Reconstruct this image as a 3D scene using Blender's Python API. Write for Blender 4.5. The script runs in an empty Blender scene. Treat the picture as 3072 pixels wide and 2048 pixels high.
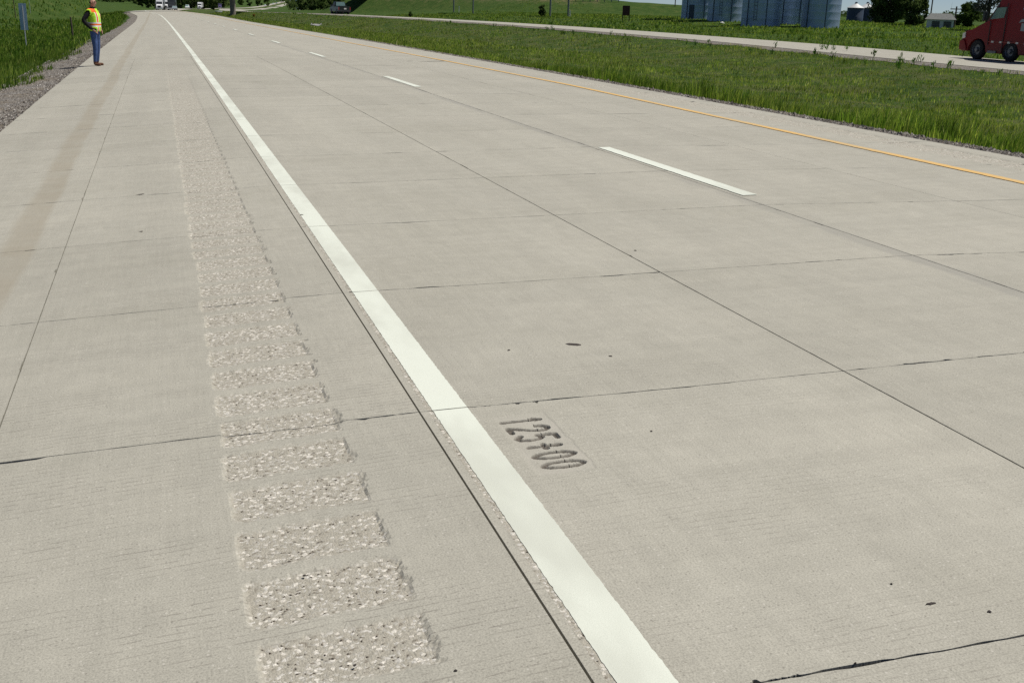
import bpy, bmesh, math, random
import numpy as np
from mathutils import Vector, Matrix

rng = np.random.default_rng(7)
random.seed(7)
R_ = math.radians

# ------------------------------------------------------------------ camera
GR = 0.02                                   # cross slope of the carriageway
F_PX, PW, PH = 3202.32, 3072.0, 2048.0      # focal length and frame of the photo, in photo pixels
PITCH, ROLL, YAW = 0.30605, 0.00928, 0.31097


def _frame():
    cy, sy = math.cos(YAW), math.sin(YAW)
    fw = np.array([sy * math.cos(PITCH), cy * math.cos(PITCH), -math.sin(PITCH)])
    rt = np.array([cy, -sy, 0.0])
    up = np.cross(rt, fw)
    r = rt * math.cos(ROLL) + up * math.sin(ROLL)
    u = -rt * math.sin(ROLL) + up * math.cos(ROLL)
    c, s = math.cos(GR), math.sin(GR)
    rot = np.array([[c, 0, -s], [0, 1, 0], [s, 0, c]])
    return rot @ r, rot @ u, rot @ fw, rot @ np.array([-0.82829, -3.66452, 1.48533])


CR, CU, CF, CP = _frame()
scene = bpy.context.scene
cam_data = bpy.data.cameras.new('camera')
cam = bpy.data.objects.new('camera', cam_data)
scene.collection.objects.link(cam)
cam_data.sensor_fit = 'HORIZONTAL'
cam_data.sensor_width = 36.0
cam_data.lens = 36.0 * F_PX / PW
cam_data.clip_start = 0.05
cam_data.clip_end = 9000.0
m4 = Matrix.Identity(4)
for i in range(3):
    m4[i][0], m4[i][1], m4[i][2], m4[i][3] = CR[i], CU[i], -CF[i], CP[i]
cam.matrix_world = m4
scene.camera = cam

# ------------------------------------------------------------------ light
SUN_EL, SUN_AZ = R_(62.0), R_(98.0)          # azimuth clockwise from +Y
world = bpy.data.worlds.new('World')
scene.world = world
world.use_nodes = True
wn = world.node_tree
sky = wn.nodes.new('ShaderNodeTexSky')
sky.sky_type = 'NISHITA'
sky.sun_disc = False
sky.sun_elevation = SUN_EL
sky.sun_rotation = SUN_AZ
sky.air_density = 0.45
sky.dust_density = 0.1
sky.ozone_density = 1.0
wn.links.new(sky.outputs[0], wn.nodes['Background'].inputs[0])
wn.nodes['Background'].inputs[1].default_value = 0.065
sun_data = bpy.data.lights.new('sun', 'SUN')
sun_data.energy = 4.5
sun_data.angle = R_(0.55)
sun_data.color = (1.0, 0.955, 0.88)
sun = bpy.data.objects.new('sun', sun_data)
scene.collection.objects.link(sun)
sd = Vector((math.sin(SUN_AZ) * math.cos(SUN_EL), math.cos(SUN_AZ) * math.cos(SUN_EL), math.sin(SUN_EL)))
sun.rotation_euler = sd.to_track_quat('Z', 'Y').to_euler()
scene.view_settings.view_transform = 'Standard'
scene.view_settings.look = 'None'
scene.view_settings.exposure = 0.0
scene.view_settings.gamma = 1.0
scene.view_settings.use_curve_mapping = False
scene.render.engine = 'CYCLES'
scene.cycles.use_denoising = False
scene.cycles.max_bounces = 5
scene.cycles.diffuse_bounces = 2
scene.cycles.glossy_bounces = 2
scene.cycles.transmission_bounces = 3

# ------------------------------------------------------------------ layout of the place (metres; +Y up the road, +X to the median)
_ky = np.arange(-60, 3600, 4.0)


def _smooth(ks, vs, w):
    v = np.interp(_ky, ks, vs)
    k = np.ones(w) / w
    p = np.r_[np.full(w, v[0]), v, np.full(w, v[-1])]
    return np.convolve(np.convolve(p, k, 'same'), k, 'same')[w:-w]


_shift = _smooth([-60, 90, 120, 160, 220, 300, 400, 520, 600, 660, 800, 1000, 1300, 1600, 2000, 2300, 3500],
                 [0, 0, -.06, -.45, -3.0, -3.4, -.8, 7.6, 13.4, 18, 38, 61, 100, 141, 204, 250, 430], 5)
_drop = _smooth([-60, 20, 50, 80, 115, 160, 220, 300, 400, 520, 660, 800, 1000, 1300, 1600, 2000, 2300, 2700, 3500],
                [0, 0, -.11, -.26, -.43, -.45, -.55, -1.0, -1.7, -1.7, -2.5, -2.6, -3.1, -3.1, -1.7, 3.8, 8.0, 9.5, 10], 5)
_xfar = _smooth([-60, 43, 62, 84, 100, 115, 140, 192, 256, 335, 400, 520, 620, 700, 800, 1000, 1300, 1600, 2000, 2300, 3500],
                [42, 42, 42, 41, 39.5, 37, 34, 30.5, 27, 26, 28, 34.6, 40, 48, 62, 85, 124, 165, 228, 274, 454], 3)
_zopp = _smooth([-60, 20, 43, 62, 84, 100, 115, 140, 192, 256, 335, 400, 520, 620, 800, 1000, 1300, 1600, 2000, 2300, 2700, 3500],
                [-.6, -.55, -.36, -.12, .03, .12, .2, .22, .05, -.4, -.9, -1.15, -1.6, -2.0, -2.9, -3.6, -3.5, -2.1, 3.4, 7.7, 9.5, 10], 3)


def shift(y): return np.interp(y, _ky, _shift)
def drop(y): return np.interp(y, _ky, _drop)
def xfar(y): return np.interp(y, _ky, _xfar)
def zopp(y): return np.interp(y, _ky, _zopp)


XL, XC, XA, XB, XD, XF, XE = -2.87, -1.53, 0.0, 1.848, 3.58, 5.2, 7.65   # joints and edges of the pavement
JS = 1.8288                                                               # joint spacing


def road_z(xr, y):
    """height of the pavement at lateral offset xr from the outer joint"""
    g = GR * np.interp(y, [0, 250, 600], [1, 1, .3])
    return drop(y) + np.where(xr < 0, (g + .05) * xr, g * xr)


RIDGE = [(-75, 97, 8.5), (-45, 147, 6.6), (-21, 187, 5.2), (0, 211.5, -9), (30, 260.7, -9), (62, 323, 5.3), (78, 300, 6.2), (97, 262, 5.6), (112, 250, 4.3), (140, 238, 3.4), (185, 225, 1.0)]


def _emb(x, y):
    """approach banks of the overpass: height over the ground as max of sloped ridges"""
    best = np.full(np.shape(x), -50.0)
    for (ax, ay, az), (bx, by, bz) in zip(RIDGE[:-1], RIDGE[1:]):
        if az < -5 or bz < -5:
            continue
        dx, dy = bx - ax, by - ay
        L2 = dx * dx + dy * dy
        t = np.clip(((x - ax) * dx + (y - ay) * dy) / L2, 0, 1)
        d = np.hypot(x - ax - t * dx, y - ay - t * dy)
        h = az + t * (bz - az) - np.maximum(d - 5.0, 0) * np.where(x < 0, .45, .27 + .18 * np.clip((80 - x) / 20, 0, 1))
        best = np.maximum(best, h)
    return best


def lateral(y):
    """lateral break lines of the ground: X and Z arrays (n, k)"""
    y = np.atleast_1d(np.asarray(y, float))
    s, d, xf, zo = shift(y), drop(y), xfar(y), zopp(y)
    xn = xf - 8.0
    e = s + XE
    far = np.clip((y - 320) / 300, 0, 1)
    hill = np.interp(y, [0, 400, 1200], [1.0, .8, .6])
    rz = lambda near, add: (1 - far) * near + far * (zo + add)
    X = [s - 1500, s - 300, s - 120, s - 60, s - 30, s - 15, s - 9, s - 4.05, s + XL, e, e + .72,
         e + .72 + .3 * (xn - 1 - e - .72), e + .72 + .65 * (xn - 1 - e - .72), xn - 1.1, xn, xf, xf + 3, xf + 7, xf + 20, xf + 48, xf + 100, xf + 260, xf + 1000, xf + 5000]
    g6 = GR * np.interp(y, [0, 250, 600], [1, 1, .3])
    Z = [d + 22 * hill, d + 9 * hill, d + 4.5 * hill, d + 2.0 * hill, d + .1, d - 1.1, d - 1.05, d - .36, d - .24, d + g6 * XE - .03, d + g6 * XE - .10,
         np.minimum(d, zo) - .55, np.minimum(d, zo) - .75, zo - .08, zo + .045, zo + .0, zo - .14, zo - .5, rz(zo - .15, .0), rz(np.interp(y, [60, 120, 150, 200], [.3, .5, 1.0, 1.15]), .5), rz(1.2 + 0 * y, 1.5), rz(1.3 + 0 * y, 4), rz(1.2 + 0 * y, 8), rz(1.2 + 0 * y, 20)]
    return np.stack([np.broadcast_to(a, y.shape) for a in X], 1), np.stack([np.broadcast_to(a, y.shape) for a in Z], 1)


def ground_z(x, y):
    x = np.atleast_1d(np.asarray(x, float)); y = np.atleast_1d(np.asarray(y, float))
    X, Z = lateral(y)
    z = Z[:, 0].copy()
    for k in range(X.shape[1] - 1):
        t = np.clip((x - X[:, k]) / np.maximum(X[:, k + 1] - X[:, k], 1e-6), 0, 1)
        z = np.where(x >= X[:, k], Z[:, k] + t * (Z[:, k + 1] - Z[:, k]), z)
    off = np.clip(np.maximum(X[:, 6] - x, x - X[:, 17]) / 10, 0, 1)
    z = z + off * (.10 * np.sin(x * .31 + 1.3 * np.sin(y * .11)) * np.cos(y * .23 + .7) + .16 * np.sin(x * .07 + y * .053))
    guard = (x < X[:, 6]) | (x > X[:, 17])
    return np.where(guard, np.maximum(z, _emb(x, y)), z)


def ray(px, py):
    v = CF + CR * (px - PW / 2) / F_PX - CU * (py - PH / 2) / F_PX
    return v


def at(px, py, d):
    """point at depth d seen at photo pixel (px, py)"""
    return CP + ray(px, py) * d


def hit(px, py, d0=6.0, d1=2600.0, fn=None):
    """where the line of sight through a photo pixel meets the ground: point, depth"""
    fn = fn or ground_z
    r = ray(px, py)
    ds = np.geomspace(d0, d1, 1500)
    P = CP[None, :] + r[None, :] * ds[:, None]
    below = P[:, 2] < fn(P[:, 0], P[:, 1])
    if not below.any():
        return P[-1], ds[-1]
    i = int(np.argmax(below))
    a, b = ds[max(i - 1, 0)], ds[i]
    for _ in range(30):
        c = (a + b) / 2
        p = CP + r * c
        if p[2] < float(fn(p[0], p[1])[0]):
            b = c
        else:
            a = c
    return CP + r * b, b

# ------------------------------------------------------------------ helpers
COL = scene.collection


class NT:
    """small wrapper to write node trees"""
    def __init__(self, name, rough=.8, spec=.3):
        self.m = bpy.data.materials.new(name)
        self.m.use_nodes = True
        self.t = self.m.node_tree
        self.b = self.t.nodes['Principled BSDF']
        self.b.inputs['Roughness'].default_value = rough
        self.b.inputs['Specular IOR Level'].default_value = spec
        self.dim = '3D'

    def n(self, kind, out=0, **kw):
        nd = self.t.nodes.new('ShaderNode' + kind)
        ins = kw.pop('ins', {})
        for k, v in kw.items():
            setattr(nd, k, v)
        for k, v in ins.items():
            self.set(nd.inputs[k], v)
        return nd.outputs[out] if out is not None else nd

    def set(self, sock, v):
        if hasattr(v, 'is_linked') or isinstance(v, bpy.types.NodeSocket):
            self.t.links.new(v, sock)
        elif isinstance(v, (tuple, list)) and len(v) == 3 and len(sock.default_value) == 4:
            sock.default_value = (*v, 1.0)
        else:
            sock.default_value = v

    def math(self, op, a, b=0.0, c=None, clamp=False):
        ins = {0: a, 1: b}
        if c is not None:
            ins[2] = c
        return self.n('Math', operation=op, use_clamp=clamp, ins=ins)

    def mix(self, f, a, b, blend='MIX'):
        nd = self.n('Mix', out=None, data_type='RGBA', blend_type=blend)
        self.set(nd.inputs[0], f); self.set(nd.inputs[6], a); self.set(nd.inputs[7], b)
        return nd.outputs[2]

    def noise(self, vec, scale, detail=3, rough=.55, out=0, dist=0.0):
        ins = {'Scale': scale, 'Detail': detail, 'Roughness': rough, 'Distortion': dist}
        if vec is not None:
            ins['Vector'] = vec
        return self.n('TexNoise', out=out, noise_dimensions=self.dim, ins=ins)

    def vscale(self, vec, s):
        return self.n('VectorMath', operation='MULTIPLY', ins={0: vec, 1: s})

    def ramp(self, fac, stops, interp='LINEAR'):
        nd = self.n('ValToRGB', out=None)
        cr = nd.color_ramp
        cr.interpolation = interp
        while len(cr.elements) < len(stops):
            cr.elements.new(.5)
        for e, (p, c) in zip(cr.elements, stops):
            e.position = p
            e.color = (c, c, c, 1) if isinstance(c, (int, float)) else (*c, 1)
        self.set(nd.inputs[0], fac)
        return nd.outputs[0]

    def mrange(self, v, a, b, c, d, smooth=False):
        return self.n('MapRange', interpolation_type='SMOOTHSTEP' if smooth else 'LINEAR', ins={0: v, 1: a, 2: b, 3: c, 4: d})

    def color(self, v): self.set(self.b.inputs['Base Color'], v)

    def bump(self, h, strength=.3, dist=.01):
        self.set(self.b.inputs['Normal'], self.n('Bump', ins={'Strength': strength, 'Distance': dist, 'Height': h}))


def simple(name, col, rough=.6, metal=0.0, spec=.4, vary=.12, scale=6.0, bump=0.0):
    t = NT(name, rough, spec)
    t.b.inputs['Metallic'].default_value = metal
    pos = t.n('TexCoord', out=3)
    nz = t.noise(pos, scale, 4, .6)
    f = t.mrange(nz, .3, .7, 1 - vary, 1 + vary)
    t.color(t.mix(1.0, col, t.n('CombineXYZ', ins={0: f, 1: f, 2: f}), 'MULTIPLY'))
    if bump:
        t.bump(nz, bump, .02)
    return t.m


class MB:
    """collects shapes and links them as one mesh object"""
    def __init__(self):
        self.v, self.f, self.mi = [], [], []

    def add(self, vs, fs, mi=0):
        o = len(self.v)
        self.v += [tuple(map(float, p)) for p in vs]
        self.f += [tuple(i + o for i in f) for f in fs]
        self.mi += [mi] * len(fs)

    def box(self, c, s, rz=0.0, mi=0, taper=1.0):
        x, y, z = s[0] / 2, s[1] / 2, s[2] / 2
        vs = []
        for sz in (-1, 1):
            k = taper if sz > 0 else 1.0
            for sx, sy in ((-1, -1), (1, -1), (1, 1), (-1, 1)):
                px, py = sx * x * k, sy * y * k
                vs.append((c[0] + px * math.cos(rz) - py * math.sin(rz), c[1] + px * math.sin(rz) + py * math.cos(rz), c[2] + sz * z))
        self.add(vs, [(3, 2, 1, 0), (4, 5, 6, 7), (0, 1, 5, 4), (1, 2, 6, 5), (2, 3, 7, 6), (3, 0, 4, 7)], mi)

    def tube(self, pts, radii, n=8, mi=0, caps=True):
        pts = [Vector(p) for p in pts]
        if not hasattr(radii, '__len__'):
            radii = [radii] * len(pts)
        vs, fs = [], []
        for i, p in enumerate(pts):
            d = (pts[min(i + 1, len(pts) - 1)] - pts[max(i - 1, 0)]).normalized()
            a = d.cross(Vector((0, 0, 1)))
            if a.length < 1e-3:
                a = Vector((1, 0, 0))
            a.normalize()
            b = d.cross(a)
            for k in range(n):
                t = 2 * math.pi * k / n
                vs.append(p + (a * math.cos(t) + b * math.sin(t)) * radii[i])
        for i in range(len(pts) - 1):
            for k in range(n):
                fs.append((i * n + k, i * n + (k + 1) % n, (i + 1) * n + (k + 1) % n, (i + 1) * n + k))
        if caps:
            fs.append(tuple(range(n - 1, -1, -1)))
            fs.append(tuple((len(pts) - 1) * n + k for k in range(n)))
        self.add(vs, fs, mi)

    def lathe(self, prof, c=(0, 0, 0), n=24, mi=0, axis='Z'):
        vs, fs = [], []
        for r, z in prof:
            for k in range(n):
                t = 2 * math.pi * k / n
                p = (r * math.cos(t), r * math.sin(t), z)
                if axis == 'X':
                    p = (z, r * math.cos(t), r * math.sin(t))
                if axis == 'Y':
                    p = (r * math.cos(t), z, r * math.sin(t))
                vs.append((c[0] + p[0], c[1] + p[1], c[2] + p[2]))
        for i in range(len(prof) - 1):
            for k in range(n):
                fs.append((i * n + k, i * n + (k + 1) % n, (i + 1) * n + (k + 1) % n, (i + 1) * n + k))
        self.add(vs, fs, mi)

    def prism(self, poly, x0, x1, mi=0, axis='X', inset=0.0):
        """extrude a side profile [(a, b)] along an axis; inset narrows the upper points"""
        n = len(poly)
        zs = [b for a, b in poly]
        lo, hi = min(zs), max(zs)
        vs = []
        for s, x in ((-1, x0), (1, x1)):
            for a, b in poly:
                q = x - s * inset * max(0, (b - lo) / max(hi - lo, 1e-6))
                vs.append((q, a, b) if axis == 'X' else (a, q, b))
        fs = [tuple(range(n)), tuple(range(2 * n - 1, n - 1, -1))]
        for i in range(n):
            fs.append((i, i + n, (i + 1) % n + n, (i + 1) % n))
        self.add(vs, fs, mi)

    def build(self, name, mats, parent=None, smooth=False, bevel=0.0, recalc=True):
        me = bpy.data.meshes.new(name)
        me.from_pydata(self.v, [], self.f)
        if recalc:
            bm = bmesh.new(); bm.from_mesh(me)
            bmesh.ops.recalc_face_normals(bm, faces=bm.faces)
            bm.to_mesh(me); bm.free()
        mats = mats if isinstance(mats, (list, tuple)) else [mats]
        for m in mats:
            me.materials.append(m)
        if len(mats) > 1:
            me.polygons.foreach_set('material_index', self.mi)
        if smooth:
            me.polygons.foreach_set('use_smooth', [True] * len(me.polygons))
            me.set_sharp_from_angle(angle=R_(38))
        o = bpy.data.objects.new(name, me)
        COL.objects.link(o)
        if parent is not None:
            o.parent = parent
        if bevel:
            b = o.modifiers.new('bevel', 'BEVEL'); b.width = bevel; b.segments = 2; b.limit_method = 'ANGLE'
        return o


def tag(o, label=None, cat=None, group=None, kind=None):
    for k, v in (('label', label), ('category', cat), ('group', group), ('kind', kind)):
        if v:
            o[k] = v
    return o


def empty(name, loc, rz=0.0):
    o = bpy.data.objects.new(name, None)
    COL.objects.link(o)
    o.location = loc
    o.rotation_euler = (0, 0, rz)
    o.empty_display_size = .2
    return o


def copy_tree(o, parent=None):
    c = o.copy()
    COL.objects.link(c)
    c.parent = parent
    for ch in o.children:
        copy_tree(ch, c)
    return c


def mesh_np(name, verts, faces, mat, parent=None, attrs=None, quads=False, smooth=False):
    """fast mesh from numpy arrays; faces (n, 3) or (n, 4)"""
    me = bpy.data.meshes.new(name)
    nv, nf, k = len(verts), len(faces), faces.shape[1]
    me.vertices.add(nv)
    me.vertices.foreach_set('co', np.ascontiguousarray(verts, np.float32).ravel())
    me.loops.add(nf * k)
    me.loops.foreach_set('vertex_index', np.ascontiguousarray(faces, np.int32).ravel())
    me.polygons.add(nf)
    me.polygons.foreach_set('loop_start', np.arange(0, nf * k, k, dtype=np.int32))
    me.polygons.foreach_set('loop_total', np.full(nf, k, np.int32))
    me.polygons.foreach_set('use_smooth', np.full(nf, smooth, bool))
    for an, av in (attrs or {}).items():
        a = me.attributes.new(an, 'FLOAT', 'POINT')
        a.data.foreach_set('value', np.ascontiguousarray(av, np.float32))
    me.materials.append(mat)
    me.update(calc_edges=True)
    me.validate()
    o = bpy.data.objects.new(name, me)
    COL.objects.link(o)
    if parent is not None:
        o.parent = parent
    return o


def sgrid(nx, ny):
    """quads of an nx by ny vertex grid (x fastest)"""
    i, j = np.meshgrid(np.arange(nx - 1), np.arange(ny - 1))
    a = (j * nx + i).ravel()
    return np.stack([a, a + 1, a + nx + 1, a + nx], 1)


# ------------------------------------------------------------------ materials of the ground
def concrete_material():
    t = NT('jointed_concrete', .9, .22)
    t.dim = '2D'
    pos = t.n('NewGeometry')
    sx = t.n('SeparateXYZ', out=None, ins={0: pos})
    X, Y = sx.outputs[0], sx.outputs[1]
    low = t.noise(pos, .7, 3, .6)
    base = t.ramp(low, [(.3, (.371, .356, .301)), (.5, (.387, .372, .317)), (.72, (.404, .387, .329))])
    obj = t.n('ObjectInfo', out=5)
    base = t.mix(1.0, base, t.ramp(obj, [(0, .965), (1, 1.03)]), 'MULTIPLY')
    mid = t.noise(pos, 7, 4, .7)
    base = t.mix(1.0, base, t.ramp(mid, [(.3, .955), (.7, 1.045)]), 'MULTIPLY')
    fine = t.noise(pos, 170, 2, .8)
    base = t.mix(1.0, base, t.ramp(fine, [(.25, .72), (.5, 1.0), (.75, 1.2)]), 'MULTIPLY')
    # broom drag along the road, faint wheel-path polish
    drag = t.noise(t.vscale(pos, (55, 2.2, 1)), 1.0, 2, .6)
    base = t.mix(1.0, base, t.ramp(drag, [(.3, .975), (.7, 1.03)]), 'MULTIPLY')
    slow = t.noise(t.vscale(pos, (2.3, .12, 1)), 1.0, 3, .5)
    base = t.mix(1.0, base, t.ramp(slow, [(.35, .97), (.65, 1.025)]), 'MULTIPLY')
    # transverse bands left by the finishing, and the tine marks themselves
    bands = t.noise(t.vscale(pos, (.35, 9, 1)), 1.0, 3, .6)
    base = t.mix(1.0, base, t.ramp(bands, [(.3, .975), (.7, 1.025)]), 'MULTIPLY')
    wob = t.noise(t.vscale(pos, (2.0, 1.5, 1)), 1.0, 2, .5)
    fr = t.math('FRACT', t.math('MULTIPLY_ADD', Y, 31.0, t.math('MULTIPLY', wob, 1.2)))
    line = t.mrange(t.math('ABSOLUTE', t.math('SUBTRACT', fr, .5)), .0, .13, 1, 0, True)
    breaks = t.mrange(t.noise(t.vscale(pos, (16, 30, 1)), 1.0, 3, .7), .40, .60, .12, 1, True)
    patch = t.mrange(t.noise(t.vscale(pos, (.9, 2.6, 1)), 1.0, 3, .6), .40, .62, .08, 1)
    shoulder = t.mrange(X, -.1, 1.2, 1, .5)
    tine = t.math('MULTIPLY', t.math('MULTIPLY', line, breaks), t.math('MULTIPLY', patch, shoulder))
    pad = t.n('Attribute', attribute_name='pad', out=2)
    notpad = t.math('SUBTRACT', 1.0, pad, clamp=True)
    tine = t.math('MULTIPLY', tine, notpad)
    base = t.mix(t.math('MULTIPLY', tine, .60), base, (.19, .17, .145))
    # pits and flecks
    vor = t.n('TexVoronoi', out=None, voronoi_dimensions='2D', ins={'Vector': pos, 'Scale': 75.0})
    rnd = t.n('SeparateColor', ins={0: vor.outputs[1]})
    pit = t.math('MULTIPLY', t.math('LESS_THAN', vor.outputs[0], .22), t.math('GREATER_THAN', rnd, .95))
    base = t.mix(t.math('MULTIPLY', pit, .4), base, (.13, .115, .1))
    vor2 = t.n('TexVoronoi', out=None, voronoi_dimensions='2D', ins={'Vector': pos, 'Scale': 60.0})
    rnd2 = t.n('SeparateColor', out=1, ins={0: vor2.outputs[1]})
    flk = t.math('MULTIPLY', t.math('LESS_THAN', vor2.outputs[0], .2), t.math('GREATER_THAN', rnd2, .95))
    base = t.mix(t.math('MULTIPLY', flk, .35), base, (.66, .63, .57))
    # brown dust track on the shoulder
    dn = t.noise(pos, 1.6, 2, .6)
    xw = t.math('ADD', X, t.math('MULTIPLY', t.math('SUBTRACT', t.noise(t.vscale(pos, (.3, .35, 1)), 1.0, 2, .5), .5), .12))
    dust = t.math('MULTIPLY', t.mrange(xw, -1.99, -1.90, 0, 1, True), t.mrange(xw, -1.76, -1.70, 1, 0, True))
    dust = t.math('MULTIPLY', dust, t.mrange(dn, .25, .6, .22, .5))
    base = t.mix(dust, base, (.30, .262, .195))
    # dark smear of joint sealant and rubber beside the lane joint
    xs2 = t.math('ADD', X, t.math('MULTIPLY', t.math('SUBTRACT', t.noise(t.vscale(pos, (.4, .9, 1)), 1.0, 4, .65), .5), .10))
    sm = t.math('MULTIPLY', t.mrange(xs2, 3.44, 3.51, 0, 1, True), t.mrange(xs2, 3.58, 3.63, 1, 0, True))
    sm = t.math('MULTIPLY', sm, t.mrange(t.noise(t.vscale(pos, (3, .5, 1)), 1.0, 4, .6), .38, .68, .02, .38))
    base = t.mix(sm, base, (.24, .235, .22))
    # smoothed pad round the stamped figures, with dirt held in the figures
    base = t.mix(t.math('MULTIPLY', pad, t.mrange(mid, .35, .65, .15, .5)), base, (.425, .402, .352))
    ink = t.n('Attribute', attribute_name='ink', out=2)
    inkn = t.mrange(t.noise(pos, 110, 3, .8), .28, .46, .45, 1, True)
    base = t.mix(t.math('MULTIPLY', t.math('MULTIPLY', ink, inkn), .9), base, (.075, .062, .052))
    # milled surface: broken aggregate
    mil = t.n('Attribute', attribute_name='milled', out=2)
    w = t.n('VectorMath', operation='ADD', ins={0: pos, 1: t.vscale(t.noise(pos, 60, 2, .5, out=1), (.012, .012, .012))})
    va = t.n('TexVoronoi', out=None, voronoi_dimensions='2D', ins={'Vector': w, 'Scale': 125.0, 'Randomness': 1.0})
    ca = t.n('SeparateColor', ins={0: va.outputs[1]})
    agg = t.ramp(ca, [(0, (.24, .215, .175)), (.08, (.355, .332, .275)), (.35, (.392, .368, .308)), (.6, (.415, .388, .325)), (.8, (.46, .438, .385)), (.93, (.60, .575, .52))], 'CONSTANT')
    vb = t.n('TexVoronoi', out=None, voronoi_dimensions='2D', ins={'Vector': w, 'Scale': 64.0})
    cb = t.n('SeparateColor', out=2, ins={0: vb.outputs[1]})
    big = t.math('MULTIPLY', t.math('GREATER_THAN', cb, .79), t.math('LESS_THAN', vb.outputs[0], .38))
    agg = t.mix(big, agg, t.mix(ca, (.54, .505, .44), (.76, .72, .64)))
    gr = t.noise(pos, 330, 1, .7)
    agg = t.mix(1.0, agg, t.ramp(gr, [(.3, .80), (.7, 1.15)]), 'MULTIPLY')
    hole = t.math('MULTIPLY', t.math('LESS_THAN', va.outputs[0], .36), t.math('LESS_THAN', ca, .04))
    agg = t.mix(hole, agg, (.05, .042, .035))
    milf = t.math('MULTIPLY', mil, t.mrange(t.noise(pos, 38, 2, .6), .30, .46, .55, 1.0), clamp=True)
    col = t.mix(milf, base, agg)
    t.color(col)
    hgt = t.math('ADD', t.math('MULTIPLY', fine, .25), t.math('MULTIPLY', tine, -.55))
    hgt = t.math('ADD', hgt, t.math('MULTIPLY', t.math('MULTIPLY', mil, t.math('SUBTRACT', 1.0, va.outputs[0])), 1.0))
    t.bump(hgt, .55, .004)
    return t.m


def grass_ground_material():
    t = NT('turf_soil', 1.0, .1)
    pos = t.n('NewGeometry')
    sp = t.n('SeparateXYZ', out=None, ins={0: pos})
    n1 = t.noise(pos, .05, 5, .6)
    n2 = t.noise(pos, .6, 6, .7)
    n3 = t.noise(pos, 9, 4, .75)
    c = t.ramp(n2, [(.25, (.028, .055, .012)), (.45, (.044, .082, .017)), (.6, (.066, .098, .024)), (.78, (.115, .115, .04))])
    c = t.mix(t.mrange(n1, .42, .66, 0, .6), c, (.04, .082, .016))
    c = t.mix(1.0, c, t.ramp(n3, [(.25, .6), (.7, 1.35)]), 'MULTIPLY')
    dirt = t.n('Attribute', attribute_name='dirt', out=2)
    dn = t.mrange(n2, .38, .60, 0, 1, True)
    c = t.mix(t.math('MULTIPLY', dirt, dn, clamp=True), c, t.ramp(n3, [(.3, (.15, .105, .065)), (.7, (.25, .19, .125))]))
    t.color(c)
    t.bump(t.math('ADD', n3, t.math('MULTIPLY', n2, 2)), .8, .15)
    return t.m


def gravel_material():
    t = NT('crushed_stone', .95, .15)
    pos = t.n('NewGeometry')
    v = t.n('TexVoronoi', out=None, voronoi_dimensions='2D', ins={'Vector': pos, 'Scale': 34.0})
    c = t.n('SeparateColor', ins={0: v.outputs[1]})
    col = t.ramp(c, [(0, (.10, .092, .085)), (.3, (.185, .172, .158)), (.6, (.255, .24, .22)), (.88, (.37, .35, .325))], 'CONSTANT')
    n = t.noise(pos, 1.3, 5, .65)
    col = t.mix(1.0, col, t.ramp(n, [(.3, .75), (.7, 1.2)]), 'MULTIPLY')
    col = t.mix(t.mrange(t.noise(pos, .9, 5, .7), .45, .66, .1, .8, True), col, (.20, .168, .125))
    t.color(col)
    t.bump(v.outputs[0], .9, .02)
    return t.m


def paint_material(name, col, dirt, wear=.18):
    t = NT(name, .7, .3)
    pos = t.n('NewGeometry')
    f = t.noise(pos, 240, 3, .75)
    c = t.mix(1.0, col, t.ramp(f, [(.25, .90), (.7, 1.05)]), 'MULTIPLY')
    g = t.noise(t.vscale(pos, (1.5, .55, 1)), 1.0, 4, .65)
    c = t.mix(t.mrange(g, .44, .66, 0, .6, True), c, dirt)
    h = t.noise(pos, 55, 5, .8)
    c = t.mix(t.mrange(h, .66, .74, 0, wear * 2.2, True), c, dirt)
    t.color(c)
    t.bump(f, .3, .003)
    return t.m


M = {}
M['concrete'] = concrete_material()
M['turf'] = grass_ground_material()
M['gravel'] = gravel_material()
M['white_paint'] = paint_material('white_road_paint', (.71, .74, .65), (.50, .51, .44))
M['yellow_paint'] = paint_material('yellow_road_paint', (.68, .44, .16), (.50, .40, .24), .7)
M['bed'] = simple('joint_bed', (.055, .04, .032), 1.0, 0, .1, .3, 30)

# ------------------------------------------------------------------ the near carriageway
NROW = 17


def bend(x):
    return np.interp(x, [-3, -1.6, -.73, 0, .9, 1.85, 3.57, 4.3, 5.7, 7.7], [.23, .19, .13, .06, .03, .02, 0, -.11, -.33, -.5])


def joint_y(j, x):
    return (j - 1) * JS + bend(x) - (.05 if j == 0 else 0.0)


def hash1(a, s=0.0):
    v = np.sin(a * 12.9898 + s * 78.233) * 43758.5453
    return v - np.floor(v)


def wav(a, s=0.0):
    i = np.floor(a)
    f = a - i
    f = f * f * (3 - 2 * f)
    return hash1(i, s) * (1 - f) + hash1(i + 1, s) * f


def rough_edge(n, amp, chips, seed, near=1.0):
    """irregular offset along a broken edge, always into the slab"""
    r = np.random.default_rng(seed)
    o = np.abs(r.normal(0, amp, n)) * (.12 + 1.5 * (wav(np.linspace(0, n / 5.0, n), seed % 50) > .42))
    o = .5 * o + .5 * np.convolve(o, [.25, .5, .25], 'same')
    for _ in range(r.poisson(chips)):
        c = r.integers(0, n)
        w = r.integers(1, 4)
        o[max(0, c - w):c + w] += r.uniform(.003, .013) * near
    return o


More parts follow.
